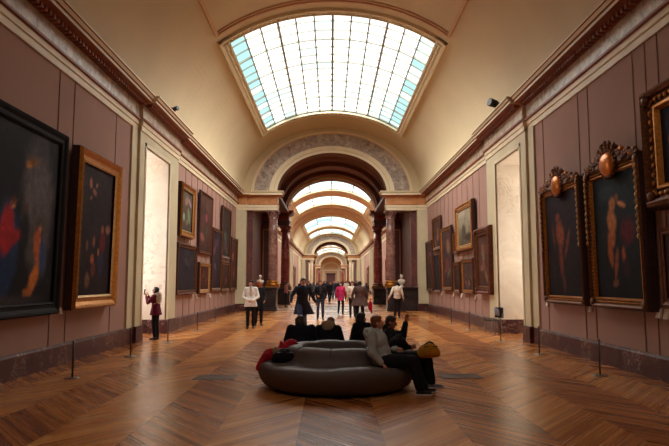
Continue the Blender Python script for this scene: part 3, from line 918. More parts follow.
# right wall, beyond the window
hang(1, 426.2, 432, 241, 291, 429, 'dark', 'plain', .14, 'tall dark painting on the right wall, next to the arch pier', dim(21, (78, 56, 50), 4))
hang(1, 432.3, 439.8, 217, 250, 436, 'mid', 'plain', .16, 'small high painting with gilt edge, far end of the right wall', dim(22, (76, 52, 44), 4))
hang(1, 433.8, 439.9, 253, 292, 437, 'dark', 'plain', .12, 'narrow dark painting hung below the small high one at far right', dim(23, (40, 34, 40), 4))
hang(1, 441, 451.3, 227, 290.5, 446, 'mid', 'bead', .17, 'tall gilt-edged painting in the middle of the far right wall', dim(24, (72, 50, 48), 5))
hang(1, 452.6, 458, 232, 253.5, 455, 'mid', 'plain', .12, 'little narrow painting squeezed beside the big pale gilt frame', dim(25, (92, 50, 40), 4))
hang(1, 455.2, 471.3, 203, 250.5, 463, 'gold', 'bead', .26, 'landscape with pale sky in wide beaded gilt frame, hung high at right', paint_field(srgb(70, 58, 46), srgb(140, 130, 112), [(.4, .35, .2, .3, 0, srgb(66, 56, 44), .5), (.7, .2, .3, .15, 0, srgb(54, 44, 36), .5)], 26), fd=.22)
hang(1, 453.2, 459, 262, 293, 456, 'mid', 'plain', .14, 'slim gilt-framed painting hung low under the pale landscape', dim(27, (52, 34, 34), 4))
hang(1, 461.2, 472.8, 258.5, 293.7, 467, 'mid', 'carved', .16, 'squarish figure painting hung low, left of the red-brown framed one', dim(28, (70, 50, 44), 6, 1.2))
hang(1, 474, 488.7, 227.2, 294.3, 481, 'brown', 'bead', .30, 'tall red-brown framed painting beside the right window pier', dim(29, (84, 54, 44), 6, 1.2), fd=.26)
# right wall, near: the crested pair
f8 = paint_field(srgb(20, 12, 14), srgb(34, 24, 30), [(.42, .60, .15, .17, .25, srgb(110, 52, 34), .5), (.36, .76, .09, .06, 0, srgb(96, 46, 30), .5), (.62, .50, .05, .20, -.5, srgb(88, 42, 28), .5),
    (.42, .35, .08, .22, .05, srgb(88, 40, 26), .6), (.48, .12, .06, .12, 0, srgb(64, 30, 22), .6), (.22, .6, .05, .16, .2, srgb(70, 34, 24), .6)], 8)
hang(1, 542.0, 582.0, 183, 304.5, 563, 'mid', 'bead', .20, 'reddish nude painting in crested gilt frame, nearest the right window', f8, crest=True, fd=.20)
f9 = paint_field(srgb(12, 10, 14), srgb(28, 36, 40), [(.40, .62, .12, .14, .2, srgb(150, 92, 52), .45), (.42, .76, .09, .07, -.6, srgb(150, 96, 58), .5), (.62, .74, .12, .025, -.35, srgb(168, 108, 68), .5), (.52, .80, .06, .04, .3, srgb(110, 70, 44), .5),
    (.38, .48, .11, .10, -.15, srgb(138, 76, 40), .5), (.34, .36, .07, .14, .2, srgb(128, 66, 34), .5), (.46, .28, .05, .16, -.25, srgb(110, 56, 30), .5), (.42, .12, .09, .04, .3, srgb(92, 54, 34), .5), (.72, .52, .2, .14, 0, srgb(74, 20, 26), .6),
    (.62, .34, .05, .08, 0, srgb(128, 60, 34), .5), (.66, .24, .1, .1, 0, srgb(40, 20, 22), .6), (.3, .86, .25, .1, 0, srgb(34, 46, 50), .7)], 9)
hang(1, 587.0, 643.5, 161.5, 309.5, 615, 'mid', 'bead', .22, 'pale nude in flight in crested gilt frame, right of the reddish one', f9, crest=True, fd=.24)
f10 = paint_field(srgb(24, 18, 24), srgb(36, 28, 40), [(.18, .55, .08, .09, 0, srgb(120, 66, 50), .5), (.2, .4, .14, .2, 0, srgb(46, 26, 30), .5), (.6, .5, .2, .3, 0, srgb(80, 44, 40), .6)], 10)
hang(1, 641, 742, 92, 210, 642, 'mid', 'carved', .42, 'big painting in very broad carved gilt frame, high at right edge', f10, fd=.34)
hang(1, 661, 716, 228, 306, 662, 'dark', 'plain', .12, 'smaller brown framed painting under the broad carved frame at right edge', dim(31, (70, 44, 36), 4), fd=.1)

# small wall cards
def card(side, px, py, label, w=.11, h=.14):
    y, z = on_side(px, py, side * 5.62)
    m = MB(); m.box(-w/2, w/2, -.02, .02, -h/2, h/2)
    o = bevel(m.build('wall_label', M['white']), .004)
    o.location = (side * 5.635, y, z); o.rotation_euler = (math.radians(-14), 0, PI/2 if side < 0 else -PI/2)
    return tag(o, label, 'label', 'picture labels on the walls')
card(-1, 61.5, 311, 'white card below the gap between the two big left paintings')
card(1, 547.5, 303.5, 'white card at lower left of the crested reddish painting')
card(1, 590.5, 309, 'white card at lower left corner of the crested nude in flight')
card(1, 659.5, 313.5, 'larger white card below the painting at right edge, left of two', .14, .18)
card(1, 667, 314.5, 'larger white card below the painting at right edge, right of two', .14, .18)
for px, py, l in ((197.4, 296.5, 'tiny pale card right of the large dark low painting at left'), (210.5, 295.5, 'tiny pale card below the small low gilt frame at left'), (221, 294, 'tiny pale card under the very narrow tall painting at left')):
    card(-1, px, py, l, .16, .2)
for px, py, l in ((441.5, 293.5, 'tiny pale card below the tall gilt-edged picture at far right'), (453.5, 294.5, 'tiny pale card under the slim gilt frame at far right'), (461.5, 295.5, 'tiny pale card under the squarish low painting at far right'), (475.5, 297, 'tiny pale card below the red-brown framed painting')):
    card(1, px, py, l, .16, .2)

# distant paintings
def far_pic(side, y, w, z0, z1, label, c, tone='dark'):
    painting.tone = tone
    painting(side, y, y + w, z0, z1, .2, .14, 'plain', label, dim(int(y), c, 4), None, .5)
far_pic(1, 57, 4.2, .75, 4.0, 'large reddish brown painting on the right wall beyond the archway', (120, 66, 52), 'brown')
far_pic(1, 49.5, 3.2, .9, 4.2, 'dark painting just past the archway on the right wall', (84, 56, 48))
far_pic(-1, 50, 3.0, .8, 4.4, 'dark painting just past the archway on the left wall', (80, 56, 50))
far_pic(-1, 57, 4, .8, 3.6, 'brown painting further past the archway on the left wall', (96, 60, 50))
far_pic(-1, 88, 5, .8, 4.0, 'small distant brown painting deep in the left gallery wall', (96, 66, 54))
far_pic(1, 88, 5, .8, 4.0, 'small distant brown painting deep in the right gallery wall', (96, 62, 50))

# ================================================================== furnishings
def post(px, py, label, h=.66):
    x, y = ground(px, py)
    if px > 334: x = min(x, 5.3)
    else: x = max(x, -5.3)
    r = empty('barrier_post', (x, y, 0)); tag(r, label, 'barrier post', 'low barrier posts along the walls')
    b = MB(); b.lathe([(.13, 0), (.135, .006), (.12, .016), (.03, .022)], n=24); b.build('base_plate', M['steel'], r)
    s = MB(); s.lathe([(.017, .018), (.017, h - .03)], n=12); s.build('rod', M['steel_dark'], r)
    k = MB(); k.lathe([(.018, h - .03), (.024, h - .028), (.024, h - .004), (.018, h)], n=12); k.build('cap', M['steel'], r)
    return r
for px, py, l in ((73, 378, 'low barrier post nearest the camera by the left wall'), (131, 356.5, 'low barrier post before the left window pier'), (168, 342.5, 'low barrier post just right of the person photographing'),
                  (197.4, 331, 'pale low post on the left beyond the window'), (215, 322.5, 'faint low post below the very narrow painting at left'), (228.5, 316.5, 'farthest low post on the left wall'),
                  (601, 376, 'low barrier post nearest the camera by the right wall'), (540, 354.5, 'low barrier post before the right window pier'), (501.3, 341.5, 'low barrier post in front of the folding chair'),
                  (469.8, 329.8, 'pale low post right of the far right wall group'), (451.6, 324, 'faint low post below the pale landscape painting'), (437.2, 319, 'farthest low post on the right wall')):
    post(px, py, l)

def floor_vent(px, py, label):
    x, y = ground(px, py)
    r = MB(); r.box(-.36, .36, -.26, -.23, .001, .008); r.box(-.36, .36, .23, .26, .001, .008); r.box(-.36, -.33, -.26, .26, .001, .008); r.box(.33, .36, -.26, .26, .001, .008)
    for k in range(14): r.box(-.33 + k*.05, -.33 + k*.05 + .03, -.24, .24, .001, .006)
    o = r.build('floor_vent', M['vent']); o.location = (x, y, 0)
    return tag(o, label, 'floor vent', 'floor vents')
floor_vent(215.5, 377.5, 'dark metal floor grille left of the sofa'); floor_vent(460.5, 376.5, 'dark metal floor grille right of the sofa')

# busts on the plinths
def bust(x, y, z, label, s=1.0):
    m = MB()
    m.lathe([(.13, 0), (.14, .03), (.10, .06), (.07, .12), (.09, .16)], n=16)
    m.ell((0, 0, .30), (.21, .13, .16)); m.cap((-.12, 0, .34), (.12, 0, .34), .1)
    m.cap((0, 0, .38), (0, -.01, .50), .065, .055); m.ell((0, -.015, .60), (.085, .10, .125)); m.ell((0, -.05, .54), (.055, .05, .05))
    m.ell((0, -.11, .59), (.014, .022, .03)); m.ell((0, .02, .64), (.095, .105, .095))
    me = organic(m, .014, 3); me.materials.append(M['bust'])
    o = link('marble_bust', me); o.location = (x, y, z); o.scale = (s, s, s)
    return tag(o, label, 'bust', 'busts on the archway plinths')
bust(-4.25, 35.75, 1.381, 'marble bust on the left plinth behind the white-coated person')
bust(4.13, 35.75, 1.381, 'pale marble bust on the right plinth beside the column', 1.05)

# spotlights on the cornice
def spotlight(px, py, side, label, s=1.0):
    y, z = on_side(px, py, side * 5.2)
    r = empty('spotlight', (side * 5.2, y, 7.09)); tag(r, label, 'spotlight')
    m = MB(); m.lathe([(.07, 0), (.07, .02), (.02, .03), (.02, .16)], n=12); m.build('bracket', M['black'], r)
    m = MB(); m.lathe([(.07*s, 0), (.10*s, .05), (.11*s, .25*s), (.09*s, .25*s)], (0, 0, .2), 16, axis=(-side*.9, -.35, .15)); m.build('lamp_head', M['black'], r)
    m = MB(); m.bar((0, 0, .12), (0, 0, .26), .05, .16); m.build('yoke', M['steel'], r)
spotlight(497.5, 106, 1, 'black spotlight on top of the right cornice', 1.2)
spotlight(173.5, 108, -1, 'small spotlight on top of the left cornice', .7)

# folding chair by the right pier
cx, cy = ground(493, 334)
ch = empty('chair', (cx + .02, cy, 0), -PI/2 + .35); tag(ch, 'black chair with thin metal legs near the right window pier', 'chair')
for i, (a, b) in enumerate(((-.2, -.2), (.2, -.2), (-.2, .2), (.2, .2))):
    m = MB(); m.cap((a, b, .012), (a*.9, b*.85, .44), .015, n=8)
    m.build('leg', M['steel'], ch)
m = MB(); m.box(-.21, .21, -.21, .21, .43, .465); bevel(m.build('seat', M['black'], ch), .015)
for a in (-.2, .2):
    m = MB(); m.cap((a, .2, .44), (a*.95, .27, .84), .011, n=8); m.build('back_post', M['steel'], ch)
m = MB(); m.box(-.22, .22, .235, .265, .52, .86); bevel(m.build('backrest', M['black'], ch), .02)
# pale lump added for the reflection on the chair's black back
hx, hy = ground(497.5, 334)
m = MB(); m.ell((0, 0, 0), (.085, .05, .12), n=14, m=10); m.ell((.03, .0, -.07), (.07, .045, .07)); m.cap((-.03, .02, .04), (-.05, .05, .12), .05, .035)
me = organic(m, .014, 3); me.materials.append(cloth('pale_reflection_tone', srgb(140, 138, 158)))
hd = link('chair_reflection', me); hd.location = ch.matrix_world @ Vector((0, 0, 0)) if False else Vector((cx, cy, 0)) + Matrix.Rotation(-PI/2 + .35, 3, 'Z') @ Vector((.04, .16, .70))
tag(hd, 'pale grey shape for the reflection on the back of the black chair', 'scarf')

# ================================================================== round sofa
SX, SY = .04, 10.10
M['sofa'] = cloth('sofa_fabric', srgb(96, 84, 80), .62, 160, .08)
M['sofa'].node_tree.nodes['Principled BSDF'].inputs['Specular IOR Level'].default_value = .5
M['sofa_seam'] = plain('sofa_seam', srgb(40, 34, 34), .8)
sofa = empty('round_sofa', (SX, SY, 0)); tag(sofa, 'round grey upholstered sofa with raised central back in the gallery', 'sofa')
def sofa_shape():
    prof = [(0.95, .03), (1.12, .035), (1.20, .07), (1.255, .15), (1.295, .25), (1.30, .33), (1.28, .395), (1.21, .43), (1.08, .43), (.98, .425), (.91, .45), (.875, .51), (.855, .57), (.84, .62), (.82, .645), (.775, .672), (.71, .68), (.65, .675), (.61, .66), (.59, .62), (.585, .50)]
    N = 96; L = 8; vs = []; fs = []
    for (r, z) in prof:
        for i in range(N):
            a = 2*PI*i/N
            lobe = abs(math.cos(L*(a - .25)/2))**.5           # 8 padded lobes with creases between
            k = 0
            if z < .44 and r > .9: k = .025 * (1 - lobe) + .012*math.sin(3*a + 1)
            elif r < .9: k = .035 * (1 - lobe)
            dz = -.02 * (1 - lobe) if z > .38 else 0
            dz += .015 * math.sin(4*a + .6) if .3 < z < .45 else 0
            rr = r - k
            vs.append((rr*math.cos(a), rr*math.sin(a), z + dz))
    for j in range(len(prof) - 1):
        for i in range(N):
            i2 = (i+1) % N; fs.append((j*N+i, j*N+i2, (j+1)*N+i2, (j+1)*N+i))
    return vs, fs
vs, fs = sofa_shape(); m = MB(); m.add(vs, fs, 0, True)
o = m.build('upholstery', M['sofa'], sofa, recalc=True)
ss = o.modifiers.new('s', 'SUBSURF'); ss.levels = 1; ss.render_levels = 1
m = MB(); m.lathe([(.10, .5), (.60, .5), (.59, .52), (.1, .53)], n=48); m.build('centre_well', M['sofa_seam'], sofa)
m = MB(); m.lathe([(1.08, 0), (1.08, .07), (.3, .07)], n=48); m.build('plinth', M['black'], sofa)
for k in range(8):
    sm = MB(); a = .25 + PI/8 + PI/4*k
    pr = [(1.285, .30), (1.265, .38), (1.20, .415), (1.08, .412), (.985, .41), (.905, .435), (.86, .52), (.842, .58), (.825, .622), (.79, .66), (.74, .672), (.68, .676)]
    for (r0, z0), (r1, z1) in zip(pr, pr[1:]):
        q = .022
        sm.cap(((r0-q)*math.cos(a), (r0-q)*math.sin(a), z0 - .004), ((r1-q)*math.cos(a), (r1-q)*math.sin(a), z1 - .004), .006, n=6)
    sm.build('seam', M['sofa_seam'], sofa)
# ================================================================== people
def skin_mat(name, c):
    t = NT(name); v = t.coord(); n = t.noise(v, 14, 3)
    col = t.ramp(n, [(.3, tuple(x*.9 for x in c)), (.7, tuple(min(1, x*1.08) for x in c))])
    t.b.inputs['Subsurface Weight'].default_value = .08; t.b.inputs['Subsurface Radius'].default_value = (.02, .008, .004)
    return t.fin(col, .5, 0, .35)
SK1 = skin_mat('skin_light', srgb(206, 150, 122)); SK2 = skin_mat('skin_warm', srgb(176, 118, 90))
def hairm(name, c):
    t = NT(name); v = t.coord((1, 1, .25)); n = t.noise(v, 90, 4, .7)
    col = t.ramp(n, [(.3, tuple(x*.55 for x in c)), (.7, tuple(min(1, x*1.5) for x in c))]); t.bump(n, .5, .01)
    return t.fin(col, .5, 0, .4)
H_black = hairm('hair_black', srgb(30, 24, 24)); H_brown = hairm('hair_brown', srgb(112, 64, 36)); H_dark = hairm('hair_dark_brown', srgb(52, 34, 28))
H_red = hairm('hair_auburn', srgb(150, 76, 44)); H_grey = hairm('hair_grey', srgb(120, 112, 106))
C = {k: cloth('cloth_' + k, srgb(*v)) for k, v in {
    'black': (24, 22, 27), 'navy': (26, 28, 42), 'white': (246, 243, 238), 'jeans': (56, 66, 92), 'burgundy': (104, 26, 46), 'greyhood': (176, 180, 174),
    'pink': (190, 44, 92), 'brown': (92, 70, 66), 'cream': (222, 205, 188), 'red': (168, 24, 40), 'trousers': (30, 26, 32), 'darkgrey': (58, 54, 60),
    'mustard': (190, 134, 34), 'fur': (168, 138, 108), 'softgrey': (196, 184, 172), 'rose': (186, 120, 112)}.items()}
M['sole'] = plain('pale_sole', srgb(236, 232, 226), .5); M['shoe'] = plain('dark_shoe', srgb(26, 23, 26), .5); M['shoe_grey'] = cloth('grey_sneaker', srgb(120, 118, 124))
M['eye'] = plain('eye_dark', srgb(30, 22, 20), .2); M['lip'] = plain('lips', srgb(150, 76, 70), .5)

def V(*a): return Vector(a)
def frame_from(fwd, up=V(0,0,1)):
    """rotation whose local -y is fwd"""
    f = Vector(fwd).normalized(); y = -f
    x = y.cross(up).normalized(); z = x.cross(y).normalized()
    if x.length < .1: x = V(1,0,0)
    return Matrix((x, y, z)).transposed()

STAND = dict(pelvis=V(0,0,.95), chest=V(0,0,1.27), neck=V(0,0,1.46), head=V(0,-.025,1.605), face=V(0,-1,0),
             shR=V(-.175,0,1.41), elR=V(-.235,.02,1.14), wrR=V(-.235,-.07,.90), shL=V(.175,0,1.41), elL=V(.235,.02,1.14), wrL=V(.235,-.07,.90),
             hipR=V(-.09,0,.92), knR=V(-.10,-.02,.50), anR=V(-.105,.03,.085), hipL=V(.09,0,.92), knL=V(.10,-.02,.50), anL=V(.105,.03,.085),
             toeR=V(-.13,-1,0), toeL=V(.13,-1,0))

def hand(mb, wr, d, nrm, side, curl=.5):
    """palm, four unequal bent fingers and a thumb; d = direction of the hand, nrm = out of the palm"""
    d = Vector(d).normalized(); nrm = (Vector(nrm) - d * Vector(nrm).dot(d)).normalized(); s = d.cross(nrm) * side
    mb.cap(wr, wr + d*.05, .026, .036, 10, .55, nrm); mb.cap(wr + d*.035, wr + d*.075, .038, .037, 10, .42, nrm)
    for i, (off, L) in enumerate(((-.029, .062), (-.0095, .072), (.010, .068), (.028, .052))):
        b = wr + d*.085 + s*off
        k = curl * (.5 + .08*i)
        d1 = (d*math.cos(k) + nrm*math.sin(k)).normalized(); d2 = (d*math.cos(2.2*k) + nrm*math.sin(2.2*k)).normalized()
        m1 = b + d1*L*.52; mb.cap(b - d*.02, m1, .0098, .009, 8); mb.cap(m1, m1 + d2*L*.5, .009, .0078, 8)
    t0 = wr + d*.03 - s*.028; td = (d*.75 - s*.6 + nrm*.35).normalized()
    mb.cap(t0, t0 + td*.04, .013, .011, 8); mb.cap(t0 + td*.04, t0 + td*.04 + (d*.95 + nrm*.3 - s*.1).normalized()*.032, .0105, .009, 8)

def person(name_label, J=None, top='black', legs='trousers', hair=H_black, skinm=SK1, hair_style='short', coat=None, hood=None, shoe=None, group=None, sole=False, loc=(0,0,0), rz=0, s=1.0, voxel=.011, wide=1.0, scarf=None, gloves=False, inner=None, flare=(.24, .2), cat='person', skirt_shift=(0, 0), thick=1.0, leg=1.0):
    P = dict(STAND)
    if J: P.update(J)
    root = empty('person', loc, rz); root.scale = (s, s, s)
    tag(root, name_label, cat, group)
    R = frame_from(P['face'], P.get('headup', V(0,0,1)))
    h = P['head']; up = R @ V(0,0,1); f = R @ V(0,-1,0)
    # --- body: one continuous skin
    b = MB()
    b.ell(h + R @ V(0,.012,.02), (.074,.092,.094), R); b.ell(h + R @ V(0,-.03,-.045), (.054,.058,.062), R); b.ell(h + R @ V(0,-.062,-.085), (.026,.022,.02), R)
    b.cap(h + R @ V(0,-.086,.012), h + R @ V(0,-.106,-.022), .010, .015); b.ell(h + R @ V(0,-.08,-.055), (.024,.012,.009), R)
    for sx in (-1, 1):
        b.ell(h + R @ V(sx*.075,.01,-.008), (.012,.022,.032), R); b.ell(h + R @ V(sx*.036,-.06,-.025), (.026,.024,.026), R); b.ell(h + R @ V(sx*.032,-.076,.028), (.022,.012,.008), R)
    b.cap(P['neck'] - (P['neck']-P['chest'])*.15, h + R @ V(0,.02,-.06), .056, .05)
    b.cap(P['chest'], P['pelvis'], .12, .12, 14, .7); b.cap(P['shR'], P['shL'], .05, .05)
    b.cap(P['chest'], P['neck'], .10, .055)
    for q in 'RL':
        b.cap(P['sh'+q], P['el'+q], .042, .034); b.cap(P['el'+q], P['wr'+q], .035, .024)
        b.cap(P['hip'+q], P['kn'+q], .075, .048); b.cap(P['kn'+q], P['an'+q], .046, .034); b.ell(P['pelvis'] + V(0,0,-.02), (.13,.09,.1))
        d = P.get('hd'+q, P['wr'+q] - P['el'+q]); n = P.get('hn'+q, V(1 if q == 'R' else -1, -.2, 0))
        hand(b, P['wr'+q], d, n, 1 if q == 'R' else -1, P.get('curl', .6))
    me = organic(b, min(voxel, .0075), 2); me.materials.append(skinm)
    link('body', me, root)
    e = MB()
    for sx in (-1, 1):
        m_ = MB(); m_.ell(h + R @ V(sx*.032,-.079,.006), (.011,.007,.0065), R, n=8, m=6); m_.build('eye', M['eye'], root)
    # --- hair
    m_ = MB()
    m_.ell(h + R @ V(0,.022,.040), (.087,.094,.090), R); m_.ell(h + R @ V(0,.045,-.01), (.080,.070,.085), R)
    m_.ell(h + R @ V(0,-.03,.085), (.066,.05,.035), R)
    if hair_style == 'long':
        for sx in (-.05, 0, .05): m_.cap(h + R @ V(sx,.06,0), h + R @ V(sx*1.3,.085,-.18), .05, .035)
        for sx in (-1, 1): m_.cap(h + R @ V(sx*.078,.02,.03), h + R @ V(sx*.082,.03,-.12), .026, .02)
    elif hair_style == 'bob':
        for sx in (-1, 1): m_.cap(h + R @ V(sx*.07,.02,.04), h + R @ V(sx*.08,.02,-.08), .036, .032)
        m_.ell(h + R @ V(0,.06,-.04), (.088,.058,.08), R)
    elif hair_style == 'bun':
        m_.ell(h + R @ V(0,.11,.06), (.05,.045,.045), R)
    me = organic(m_, .012, 2); me.materials.append(hair)
    link('hair', me, root)
    # --- trousers
    if legs:
        t = MB(); t.ell(P['pelvis'] + V(0,0,-.02), (.165*wide,.125,.14)); 
        for q in 'RL':
            t.cap(P['hip'+q], P['kn'+q], .098*leg, .070*leg); t.cap(P['kn'+q], P['an'+q] + (P['kn'+q]-P['an'+q])*.08, .070*leg, .056*leg)
        me = organic(t, .014, 3); me.materials.append(C[legs])
        link('trousers', me, root)
    # --- shoes
    for q in 'RL':
        a = P['an'+q]; d = P['toe'+q].normalized()
        g = MB(); g.cap(a + V(0,0,-.02), a + V(0,0,-.03) + d*.04, .045, .044); g.cap(a + d*-.03 + V(0,0,-.045), a + d*.15 + V(0,0,-.052) , .04, .036, 12, .85, V(0,0,1)); 
        me = organic(g, .011, 2); me.materials.append(M['shoe_grey'] if shoe == 'grey' else M['shoe'])
        so = link('shoe', me, root)
        if sole:
            g = MB(); sd = d.cross(V(0,0,1)).normalized()
            g.cap(a + d*-.04 + V(0,0,-.073), a + d*.155 + V(0,0,-.074), .043, .04, 14, .26, V(0,0,1)); g.build('sole', M['sole'], so)
    # --- jacket or coat
    j = MB(); ch, pv = P['chest'], P['pelvis']
    mid = (P['shR'] + P['shL'])/2; ax = (P['shL'] - P['shR']).normalized(); tr = (mid - pv).normalized(); fw_ = ax.cross(tr)
    Rt = Matrix((ax, (tr.cross(ax)).normalized(), tr)).transposed()
    j.ell(ch + tr*.02, (.185*wide,.135*thick,.20), Rt); j.ell((ch+pv)/2, (.165*wide,.130*thick,.20), Rt); j.ell(pv + tr*.02, (.175*wide,.135*thick,.15), Rt)
    j.cap(P['shR'] - ax*-.02, P['shL'] - ax*.02, .075, .075); j.cap(mid, P['neck'] + tr*.02, .10, .068)
    for q in 'RL':
        w = P['wr'+q]; el = P['el'+q]
        j.cap(P['sh'+q], el, .070*wide, .056*thick); j.cap(el, w + (el-w)*.06, .056*thick, .043*thick)
    if coat:
        # skirt of the coat down to the hem, hanging from the hips
        z0 = pv.z + .12; z1 = coat; ox, oy = skirt_shift
        rings = []
        for k in range(7):
            t_ = k/6; z = z0 + (z1 - z0)*t_
            rings.append(((pv.x + ox*t_, pv.y + oy*t_, z), (.16 + (flare[0]-.16)*t_)*wide, .13 + (flare[1]-.13)*t_))
        j.loft(rings[::-1])
    me = organic(j, .015, 4); me.materials.append(C[top])
    link('coat' if coat else 'jacket', me, root)
    # collar or hood
    if hood:
        k = MB(); nb = P['neck'] + tr*.03 + Rt @ V(0,.05,.0)
        for i in range(14):
            a = 2*PI*i/14; k.ell(P['neck'] + Rt @ V(.105*math.cos(a), .02 + .09*math.sin(a), .02 + .035*math.sin(a)), .042 if hood != 'fur' else .055, n=8, m=6)
        k.ell(P['neck'] + Rt @ V(0,.12,-.02), (.12,.06,.10), Rt)
        me = organic(k, .014, 2); me.materials.append(C[hood]); link('hood' if hood != 'fur' else 'fur_collar', me, root)
    if inner:
        k = MB(); k.ell(ch + tr*.02 + Rt @ V(0,-.105,.02), (.055,.04,.22), Rt); me = organic(k, .014, 2); me.materials.append(C[inner]); link('shirt', me, root)
    return root

def put(px, py, **k):
    x, y = ground(px, py); return (x, y, 0)
def dirv(px0, py0, px1, py1): pass

# woman photographing in the left window bay (faces the window, phone raised)
J = dict(head=V(0,-.03,1.60), face=V(.05,-1,.25), shR=V(-.17,0,1.40), elR=V(-.20,-.22,1.22), wrR=V(-.10,-.33,1.42), shL=V(.17,0,1.40), elL=V(.20,-.20,1.20), wrL=V(.04,-.33,1.40),
         hdR=V(.05,-.15,.9), hdL=V(-.1,-.15,.9), hnR=V(.2,-.8,0), hnL=V(-.2,-.8,0), curl=.9)
loc = put(155.5, 339.5)
person('person in burgundy sweater and pale scarf raising a phone by the bright left window', J, 'burgundy', 'black', H_black, SK2, 'bob', loc=loc, rz=-PI/2 - .15, s=.90, wide=1.28, hood='softgrey', coat=.80, flare=(.20,.19))
# shawl over her back
k = MB(); k.ell((0,.07,1.33), (.19,.10,.20)); k.cap((-.15,-.02,1.42), (.15,-.02,1.42), .085); k.cap((.1,.03,1.3), (.16,.0,1.12), .1, .04)
me = organic(k, .014, 3); me.materials.append(C['softgrey'])
sh = link('shawl', me, None)
pr = [o for o in bpy.data.objects if o.get('label', '').startswith('person in burgundy')][0]; sh.parent = pr
ph = MB(); ph.box(-.038, .038, -.005, .005, -.078, .078); ph = bevel(ph.build('phone', M['black']), .006)
Rz = Matrix.Rotation(-PI/2 - .15, 3, 'Z')
ph.location = Vector(loc) + Rz @ (V(-.03,-.43,1.56) * .90); ph.rotation_euler = (-.12, 0, -PI/2 - .15)
tag(ph, 'dark phone held up by the person in the left window', 'phone')

# white coat, hands together, facing the camera
J = dict(elR=V(-.27,-.03,1.13), wrR=V(-.07,-.20,1.00), elL=V(.27,-.03,1.13), wrL=V(.07,-.20,1.00), hdR=V(1,-.25,-.25), hdL=V(-1,-.25,-.25), hnR=V(0,.6,-1), hnL=V(0,.6,-1), face=V(-.35,-1,.0),
         knR=V(-.10,-.05,.5), anR=V(-.10,-.10,.085), anL=V(.10,.06,.085))
person('person in open white coat and dark trousers with hands clasped, left of the archway', J, 'white', 'black', H_black, SK1, 'short', loc=put(250.5, 328.5), rz=.1, s=1.02, coat=.78, flare=(.23,.16), inner='softgrey', wide=1.08)
J = dict(face=V(.4,1,.0), elL=V(.26,-.05,1.13), wrL=V(.2,-.2,.98))
person('auburn haired person in long black clothes, partly behind the white coat', J, 'black', 'black', H_red, SK1, 'bob', loc=put(258.5, 325.5), rz=.3, s=1.0, coat=.70, flare=(.2,.16))
# man in dark flaring overcoat striding
J = dict(pelvis=V(0,0,.93), chest=V(.0,-.04,1.26), neck=V(0,-.06,1.45), head=V(0,-.10,1.60), face=V(0,-1,-.1), shR=V(-.19,-.05,1.40), shL=V(.19,-.05,1.40),
         elR=V(-.36,-.10,1.18), wrR=V(-.42,-.22,.98), elL=V(.34,.05,1.17), wrL=V(.44,-.02,.97), hipR=V(-.09,0,.90), knR=V(-.14,-.24,.52), anR=V(-.22,-.36,.10), knL=V(.12,.12,.50), anL=V(.22,.34,.14), toeL=V(.1,-1,-.3))
person('bald-headed man in dark flaring overcoat striding past behind the sofa', J, 'navy', 'jeans', H_dark, SK2, 'short', loc=put(302, 334), rz=.35, s=1.06, coat=.60, flare=(.30,.24), wide=1.14, skirt_shift=(.10, .12))
# dark jacket and jeans
J = dict(elR=V(-.25,.02,1.14), wrR=V(-.14,-.18,1.06), elL=V(.25,.02,1.14), wrL=V(.22,-.1,.92), knR=V(-.11,-.05,.5), anR=V(-.12,-.04,.085))
person('person in short black jacket and blue jeans walking towards the camera', J, 'black', 'jeans', H_brown, SK1, 'short', loc=put(320.5, 319.5), rz=.0, s=1.02, inner='darkgrey')
# pink jacket
J = dict(knR=V(-.1,-.1,.5), anR=V(-.1,-.05,.085), knL=V(.1,0,.5), anL=V(.1,.16,.11), elR=V(-.25,.0,1.14), wrR=V(-.2,-.14,.96), face=V(.1,1,0))
person('person in bright pink jacket seen in the middle of the walkway', J, 'pink', 'black', H_black, SK1, 'bob', loc=put(340.8, 314.5), rz=PI - .2, s=.98, coat=.74, flare=(.19,.16))
# pale hooded
person('dark haired person in pale cream top just left of the brown coat', dict(face=V(.1,1,0)), 'cream', 'black', H_black, SK1, 'bob', loc=put(352.6, 317.5), rz=PI, s=1.0)
# brown coat from behind with red bag
J = dict(elR=V(-.3,.02,1.14), wrR=V(-.27,-.05,.92), elL=V(.3,.02,1.14), wrL=V(.28,-.02,.9), head=V(0,-.09,1.57), knR=V(-.11,0,.5), anR=V(-.14,.02,.085), anL=V(.13,-.05,.085))
lb = put(360.0, 324)
person('back of a person in wide brown-grey coat carrying something red', J, 'brown', 'black', H_black, SK1, 'short', loc=lb, rz=PI, s=1.02, coat=.72, flare=(.32,.24), wide=1.22)
m_ = MB(); m_.ell((0,0,0), (.10,.06,.20)); m_.cap((-.02,0,.12), (.02,0,.3), .03, .02); m_.cap((.03,0,-.1), (.06,0,-.28), .06, .03)
me = organic(m_, .014, 3); me.materials.append(C['red']); rb = link('red_scarf', me); rb.location = (lb[0] + .42, lb[1] - .02, .72)
tag(rb, 'red scarf dangling from the arm of the brown-coated person', 'scarf')
# cream top walking away at right
J = dict(elR=V(-.24,.05,1.14), wrR=V(-.30,.0,.92), elL=V(.30,.06,1.16), wrL=V(.40,.02,.96), knR=V(-.1,-.08,.5), anR=V(-.08,.02,.085), anL=V(.12,-.02,.085), head=V(0,-.08,1.59))
person('person in light beige top and black trousers walking away, right of the archway', J, 'cream', 'black', H_black, SK2, 'bob', loc=put(397.5, 318.2), rz=PI + .1, s=1.0, wide=1.05)
# by the far left, grey clothes
J = dict(elR=V(-.25,-.05,1.14), wrR=V(-.1,-.25,1.1), elL=V(.25,-.05,1.14), wrL=V(.1,-.25,1.1), head=V(0,-.07,1.58))
person('person in mauve-grey top by the left red column, left of the dark overcoat', J, 'rose', 'black', H_black, SK1, 'short', loc=(-3.1, 41.0, 0), rz=PI/2, s=1.0)

